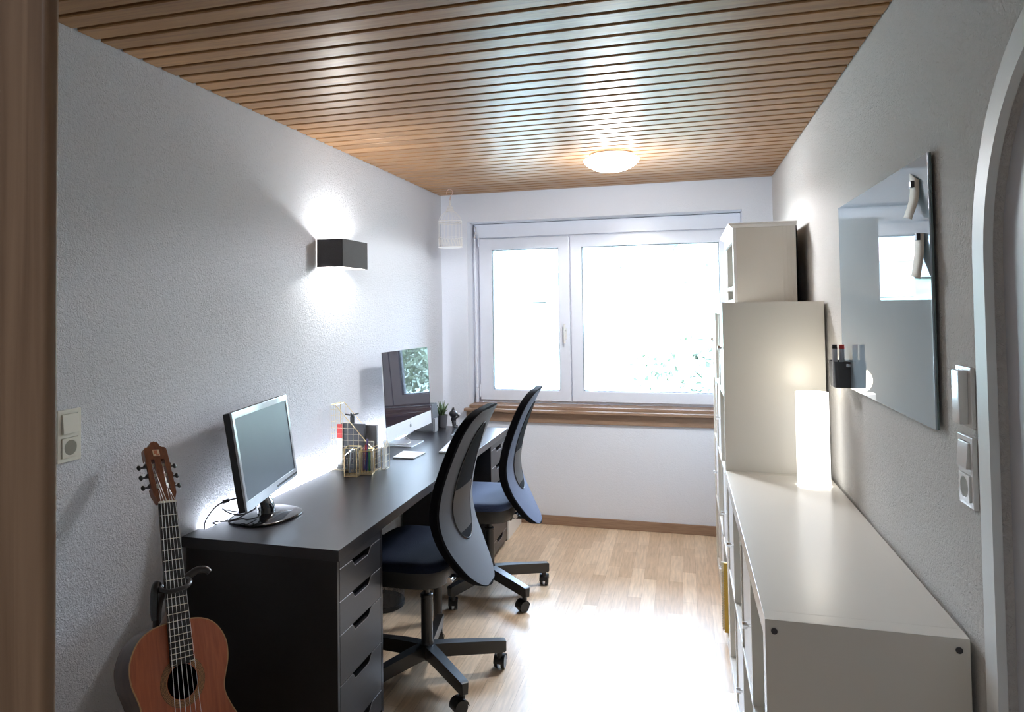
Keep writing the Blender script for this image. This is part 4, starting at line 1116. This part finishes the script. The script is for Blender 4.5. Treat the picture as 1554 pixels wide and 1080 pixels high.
obj('side_beading', q, M['white'], cb)
obj('back_strip', MB().quadbox([(2.1725, a0+.002, 1.491), (2.182, a0+.002, 1.491), (2.177, a0+.002, zt+.004), (2.1725, a0+.002, zt+.004), (2.1725, a1, 1.491), (2.182, a1, 1.491), (2.177, a1, zt+.004), (2.1725, a1, zt+.004)]), M['hollow'], cb, 'dark strip behind the cabinet')  # near-black tapered strip between cabinet and wall

# table lamp
lm = thing('table_lamp', 'glowing white cylindrical paper lamp on the low shelf', 'lamp', (2.127, 2.735, KZ))
o0 = (2.127, 2.735, KZ)
R_ = .0585
obj('lamp_shade', MB().lathe([(R_-.002, .006), (R_, .006), (R_, .352), (R_-.002, .352), (R_-.002, .006)], o0, 48, cap=False), M['shade_lit'], lm)
obj('lamp_base', MB().lathe([(.001, .0005), (.045, .0005), (.047, .006), (.045, .012), (.012, .014), (.010, .06), (.001, .06)], o0, 32), M['white2'], lm)
obj('bulb', MB().lathe([(.012, .06), (.014, .08), (.026, .105), (.028, .125), (.018, .148), (.001, .155)], o0, 24), M['dome'], lm)
obj('lamp_cord', MB().tube(spline([(2.165, 2.745, KZ+.010), (2.192, 2.80, KZ+.006), (2.203, 2.86, KZ+.010), (2.2085, 2.90, KZ+.004)], 8), .0028, 8), M['cablew'], lm)

# glass memo board, papers, pen cup
BX = W-.0155
gb = thing('glass_board', 'large glossy grey glass memo board hanging on the right wall', 'memo board', (W-.008, 2.08, 1.5))
obj('glass_sheet', MB().box((BX, 1.587, 1.187), (BX+.004, 2.578, 1.822), .0008), M['board'], gb)
obj('board_backing', MB().box((BX+.0041, 1.5875, 1.1875), (BX+.008, 2.5775, 1.8215)), M['boardedge'], gb)
obj('wall_mount', MB().box((BX+.0081, 1.63, 1.23), (W-.0005, 1.69, 1.29)).box((BX+.0081, 2.47, 1.23), (W-.0005, 2.53, 1.29)).box((BX+.0081, 1.63, 1.72), (W-.0005, 1.69, 1.78)).box((BX+.0081, 2.47, 1.72), (W-.0005, 2.53, 1.78)), M['plasticb'], gb)
def note(rows, mag, label):
    # rows: far and near edge points of the card from top to bottom; it swings away from the glass
    far = spline([r[0] for r in rows], 6); near = spline([r[1] for r in rows], 6)
    t = thing('memo_card', label, 'card', (BX, mag[0], rows[-1][1][2]), group='cards on the glass board')
    obj('card_sheet', MB().grid([[f_, n_] for f_, n_ in zip(far, near)]), M['card'], t, smooth=60, solid=(.0008, 0))
    obj('magnet_mount', MB().box((BX-.013, mag[0]-.008, mag[1]-.009), (BX-.0045, mag[0]+.008, mag[1]+.007), .001), M['bolt'], t, 'dark square magnet')
    return t
note([[(BX-.003, 1.711, 1.794), (BX-.003, 1.643, 1.768)], [(BX-.008, 1.700, 1.735), (BX-.007, 1.634, 1.724)], [(BX-.022, 1.700, 1.686), (BX-.022, 1.636, 1.674)]], (1.678, 1.764), 'upper cream card held by a magnet on the glass board')
note([[(BX-.003, 1.686, 1.645), (BX-.003, 1.616, 1.638)], [(BX-.008, 1.675, 1.595), (BX-.008, 1.606, 1.590)], [(BX-.020, 1.661, 1.541), (BX-.020, 1.594, 1.532)]], (1.646, 1.634), 'lower cream card held by a magnet on the glass board')
pc = thing('pen_cup', 'black magnetic pen cup stuck to the glass board above the lamp', 'pen cup', (2.18, 2.50, 1.19))
rr = lambda k, z_: [Vector((BX-.0005 if x > .6*0+.9 else 0, 0, 0)) for x in ()]
def cup_ring(z_, k=1., xi=0.):
    pts = [(BX-.0005-xi, 2.446+xi), (BX-.0005-xi, 2.553-xi)]
    x0 = BX-.051*k+xi; r_ = .012
    pts += arc((x0+r_, 2.553-xi-r_), r_, pi/2, pi, 5)+arc((x0+r_, 2.446+xi+r_), r_, pi, 1.5*pi, 5)
    return [Vector((x, y, z_)) for x, y in pts]
obj('cup_body', MB().loft([cup_ring(1.189, .93), cup_ring(1.279, 1.0), cup_ring(1.279, 1.0, .002), cup_ring(1.192, .93, .002)]), M['greydk'], pc)
obj('clip_mount', MB().box((BX-.014, 2.4425, 1.262), (BX-.0005, 2.4455, 1.272), .0008), M['chrome'], pc)
for i, (x, y, capc, lab) in enumerate(((2.164, 2.478, 'plasticb', 'black-capped marker standing in the magnetic pen cup'), (2.186, 2.476, 'red', 'red-capped marker standing in the magnetic pen cup'))):
    mk = thing('marker', lab, 'marker', (x, y, 1.193), group='markers in the pen cup')
    obj('marker_barrel', MB().cyl((x, y, 1.1935), (x, y, 1.322), .0085, n=18), M['pen4'], mk)
    obj('marker_cap', MB().cyl((x, y, 1.3222), (x, y, 1.336), .009, .0085, 18), M[capc], mk)

# ------------------------------------------------------------------ wall plates
def plate_frame(side, y0, y1, z0, z1, th, m):
    X = 0 if side < 0 else W; s_ = 1 if side < 0 else -1
    bx = lambda a, b, ya, yb, za, zb: ((min(X+s_*a, X+s_*b), ya, za), (max(X+s_*a, X+s_*b), yb, zb))
    return bx
def switch_socket(side, yc, zc, label, gloss):
    t = thing('switch_and_socket', label, 'switch', (0 if side < 0 else W, yc, zc))
    bx = plate_frame(side, 0, 0, 0, 0, 0, 0); m = M['platew'] if gloss else M['plate']
    y0, y1, z0, z1 = yc-.0405, yc+.0405, zc-.0725, zc+.0725
    q = MB()
    q.box(*bx(.0003, .010, y0, y0+.0125, z0, z1), .002).box(*bx(.0003, .010, y1-.0125, y1, z0, z1), .002)
    for a, b in ((z0, z0+.012), (zc-.006, zc+.006), (z1-.012, z1)): q.box(*bx(.0003, .010, y0+.010, y1-.010, a, b), .002)
    obj('cover_frame', q, m, t)
    X = 0 if side < 0 else W; s_ = 1 if side < 0 else -1
    # rocker (tilted) above
    za, zb = zc+.0065, z1-.0125
    ya, yb = y0+.013, y1-.013
    obj('rocker', MB().quadbox([(X+s_*.018, ya, za), (X+s_*.018, yb, za), (X+s_*.0135, yb, zb), (X+s_*.0135, ya, zb), (X+s_*.001, ya, za), (X+s_*.001, yb, za), (X+s_*.001, yb, zb), (X+s_*.001, ya, zb)], .0015), m, t)
    # socket insert with round recess
    za, zb = z0+.0125, zc-.0065; cy, cz, r_ = yc, (za+zb)/2, .0208
    n4 = 48; sq = []
    for k in range(n4):
        a = 2*pi*k/n4; c_, s2 = cos(a), sin(a); mxx = max(abs(c_), abs(s2)); sq.append((cy+c_/mxx*(yb-ya)/2, cz+s2/mxx*(zb-za)/2))
    cir = lambda r: [(cy+r*cos(2*pi*k/n4), cz+r*sin(2*pi*k/n4)) for k in range(n4)]
    V = lambda ps, d: [Vector((X+s_*d, y, z_)) for y, z_ in ps]
    obj('socket_face', MB().loft([V(sq, .001), V(sq, .0135), V(cir(r_+.001), .0135), V(cir(r_), .0128)], cap=False), m, t)
    rc = obj('socket_recess', MB().loft([V(cir(r_), .0129), V(cir(r_-.001), .0012), V(cir(.0005), .0011)], cap=True), M['plated'], t)
    q = MB()
    for dy in (-.0095, .0095): q.cyl((X+s_*.0010, cy+dy, cz), (X+s_*.0018, cy+dy, cz), .0026, n=12)
    obj('contact_holes', q, M['hollow'], rc)
    q = MB()
    for dz_ in (-.0185, .0185): q.box(*bx(.0012, .008, cy-.002, cy+.002, cz+dz_-.0008, cz+dz_+.0008))
    obj('earth_clips', q, M['chrome'], rc)
    return t
switch_socket(-1, 1.3425, 1.137, 'ivory switch with socket below on the left wall by the door frame', False)
switch_socket(1, 1.4305, 1.131, 'white light switch with socket below on the right wall, under the control panel', True)
cp = thing('control_panel', 'white wall control with small window and raised slider, above right switch', 'wall control', (W, 1.431, 1.285))
obj('panel_plate', MB().box((W-.009, 1.3895, 1.222), (W-.0003, 1.4715, 1.345), .0025), M['platew'], cp)
obj('panel_display', MB().box((W-.0096, 1.452, 1.295), (W-.0088, 1.4705, 1.343)), M['board'], cp)
obj('panel_slider', MB().box((W-.026, 1.404, 1.228), (W-.0085, 1.446, 1.338), .003), M['platew'], cp)

# ------------------------------------------------------------------ wall sconce
sc = thing('wall_sconce', 'charcoal fabric box sconce glowing up and down the left wall', 'wall lamp', (0, 2.925, 1.75))
y0, y1, x1, z0, z1 = 2.785, 3.066, .137, 1.682, 1.815
q = MB(); th = .003
q.box((.004, y0, z0), (x1, y0+th, z1), .0006).box((.004, y1-th, z0), (x1, y1, z1), .0006).box((x1-th, y0, z0), (x1, y1, z1), .0006)
obj('lamp_shade', q, M['shade_dk'], sc)
q = MB(); e_ = .0034
q.box((.004, y0+th, z0+.001), (x1-th, y0+th+.0006, z1-.001)).box((.004, y1-th-.0006, z0+.001), (x1-th, y1-th, z1-.001)).box((x1-th-.0006, y0+th, z0+.001), (x1-th, y1-th, z1-.001))
obj('shade_lining', q, M['linen_in'], sc)
obj('wall_bracket', MB().box((.0003, y0+.02, z0+.012), (.0045, y1-.02, z1-.012), .001).box((.004, 2.905, 1.742), (.05, 2.945, 1.752)), M['white2'], sc)
for dy in (-.045, .045):
    obj('bulb', MB().ball((.055, 2.925+dy, 1.748), .022, (1, 1.1, 1.0), 20), M['bulb'], sc)

# ceiling lamp
cl = thing('ceiling_lamp', 'round opal glass ceiling lamp, switched on, near the window', 'ceiling lamp', (1.312, 3.60, H))
o0 = (1.312, 3.60, H)
obj('lamp_ring', MB().lathe([(.001, -.0008), (.112, -.0008), (.116, -.006), (.116, -.022), (.11, -.026), (.001, -.026)], o0, 48), M['white2'], cl)
obj('glass_dome', MB().lathe([(.112, -.0265), (.142, -.028), (.146, -.033), (.140, -.044), (.12, -.062), (.085, -.080), (.045, -.091), (.001, -.094)], o0, 56), M['dome'], cl)

# ornamental wire birdcage hanging from the ceiling
bc = thing('birdcage_ornament', 'small white wire birdcage ornament hanging from a hook at the ceiling', 'ornament', (.170, 4.33, 1.89))
bx_, by_ = .170, 4.33
obj('hook', MB().tube(spline([(bx_-.022, by_, 2.250), (bx_-.020, by_, 2.270), (bx_-.004, by_, 2.2855), (bx_+.016, by_, 2.276), (bx_+.018, by_, 2.255), (bx_+.004, by_, 2.232), (bx_+.001, by_, 2.205)], 8), .0024, 8), M['copper'], bc)
obj('ceiling_eye', MB().tube([(bx_-.003, by_, 2.2895), (bx_-.003, by_, 2.284)], .0018, 8).tube([(bx_-.003, by_+.004*cos(a), 2.2815+.004*sin(a)) for a in [2*pi*i/12 for i in range(12)]], .0012, 6, closed=True), M['chrome'], bc)
obj('finial', MB().lathe([(.001, 2.175), (.005, 2.178), (.008, 2.186), (.004, 2.194), (.006, 2.200), (.003, 2.208), (.001, 2.21)], (bx_, by_, 0), 16), M['cage'], bc)
rc_ = lambda r, z_: [(bx_+r*cos(2*pi*i/40), by_+r*sin(2*pi*i/40), z_) for i in range(40)]
q = MB()
for r, z_, w_ in ((.022, 2.150, .0018), (.026, 2.136, .0018), (.078, 2.066, .0026), (.078, 2.056, .0018), (.079, 1.955, .0022), (.079, 1.893, .0030)): q.tube(rc_(r, z_), w_, 6, closed=True)
obj('cage_rings', q, M['cage'], bc)
q = MB()
for k in range(18):
    a = 2*pi*k/18; ca, sa = cos(a), sin(a)
    q.tube([(bx_+r*ca, by_+r*sa, z_) for r, z_ in ((.004, 2.176), (.016, 2.166), (.022, 2.150), (.026, 2.136), (.046, 2.122), (.064, 2.102), (.074, 2.082), (.078, 2.062), (.079, 1.893))], .0008, 5)
obj('cage_bars', q, M['cage'], bc)
q = MB()
for k in range(24):
    a = 2*pi*k/24
    q.tube([(bx_+.0795*cos(a+.11*cos(u)), by_+.0795*sin(a+.11*cos(u)), 1.924+.024*sin(u)) for u in [2*pi*i/12 for i in range(12)]], .0011, 5, closed=True)
obj('filigree_band', q, M['cage'], bc)
obj('cage_floor', MB().lathe([(.001, 1.891), (.079, 1.891), (.079, 1.894), (.001, 1.894)], (bx_, by_, 0), 40), M['cage'], bc)
# ------------------------------------------------------------------ light
wd = bpy.data.worlds.new('overcast_sky'); S.world = wd; wd.use_nodes = True
N = wd.node_tree.nodes; L = wd.node_tree.links
bg = N['Background']
tc = N.new('ShaderNodeTexCoord'); sp = N.new('ShaderNodeSeparateXYZ'); L.new(tc.outputs['Generated'], sp.inputs[0])
cr = N.new('ShaderNodeValToRGB')
cr.color_ramp.elements[0].position = .0; cr.color_ramp.elements[0].color = (.35, .40, .36, 1)
cr.color_ramp.elements[1].position = .45; cr.color_ramp.elements[1].color = (.60, .76, 1.0, 1)
e = cr.color_ramp.elements.new(.08); e.color = (.86, .93, 1.0, 1)
L.new(sp.outputs['Z'], cr.inputs['Fac']); L.new(cr.outputs['Color'], bg.inputs['Color'])
bg.inputs['Strength'].default_value = 27

def light(name, kind, loc, energy, col=(1, 1, 1), size=.1, size_y=None, rot=(0, 0, 0), **kw):
    d = bpy.data.lights.new(name, kind); d.energy = energy; d.color = col
    if kind == 'AREA':
        d.size = size
        if size_y: d.shape = 'RECTANGLE'; d.size_y = size_y
    elif kind in ('POINT', 'SPOT'): d.shadow_soft_size = size
    o = bpy.data.objects.new(name, d); COL.objects.link(o); o.location = loc; o.rotation_euler = rot
    return o
# window portal guides the sky light
po = light('window_portal', 'AREA', ((.2+2.03)/2, D+.28, 1.43), 1, size=1.85, size_y=1.3, rot=(radians(-90), 0, 0))
po.data.cycles.is_portal = True
# added soft fill behind the viewer, standing for light from the adjoining room
light('hall_fill', 'AREA', (1.2, -1.3, H-.02), 7, (.90, .95, 1), 1.0, 1.2)
light('ceiling_lamp_glow', 'SPOT', (1.312, 3.60, H-.10), 62, (1, .985, .97), .10).data.spot_size = radians(165)
light('ceiling_lamp_spill', 'POINT', (1.312, 3.60, H-.26), 13, (1, .985, .97), .10)
light('sconce_up', 'SPOT', (.062, 2.925, 1.775), 8, (1, .96, .9), .03, rot=(pi, 0, 0)).data.spot_size = radians(150)
light('sconce_down', 'SPOT', (.062, 2.925, 1.72), 5.5, (1, .96, .9), .03).data.spot_size = radians(150)
light('table_lamp_glow', 'POINT', (2.127, 2.735, KZ+.40), .5, (1, .9, .72), .05)

# ------------------------------------------------------------------ camera
f, px, py, yaw, pitch, roll = 1098.1968, 714.8152, 435.9735, .2842, .03, .0127
Rz = Matrix.Rotation(yaw, 3, 'Z'); Rx = Matrix.Rotation(pitch, 3, 'X'); Ry = Matrix.Rotation(roll, 3, 'Y')
R = Rz @ Rx @ Ry
right, fwd, up = R.col[0], R.col[1], R.col[2]
m = Matrix((right, up, -fwd)).transposed().to_4x4(); m.translation = (1.6612, -.2933, 1.4753)
cd = bpy.data.cameras.new('camera'); cam = bpy.data.objects.new('camera', cd); COL.objects.link(cam)
cam.matrix_world = m
cd.sensor_fit = 'HORIZONTAL'; cd.sensor_width = 36; cd.lens = f/1554*36
cd.shift_x = (777-px)/1554; cd.shift_y = (py-540)/1554
cd.clip_start = .02; cd.clip_end = 500
S.camera = cam
S.view_settings.view_transform = 'Standard'; S.view_settings.look = 'None'; S.view_settings.exposure = .5; S.view_settings.gamma = 1
if hasattr(S.view_settings, 'use_white_balance'):
    S.view_settings.use_white_balance = True; S.view_settings.white_balance_temperature = 6150; S.view_settings.white_balance_tint = 10
S.cycles.use_denoising = True
S.cycles.max_bounces = 10; S.cycles.diffuse_bounces = 5; S.cycles.glossy_bounces = 4; S.cycles.transparent_max_bounces = 12
S.cycles.sample_clamp_indirect = 6
S.cycles.caustics_reflective = False; S.cycles.caustics_refractive = False
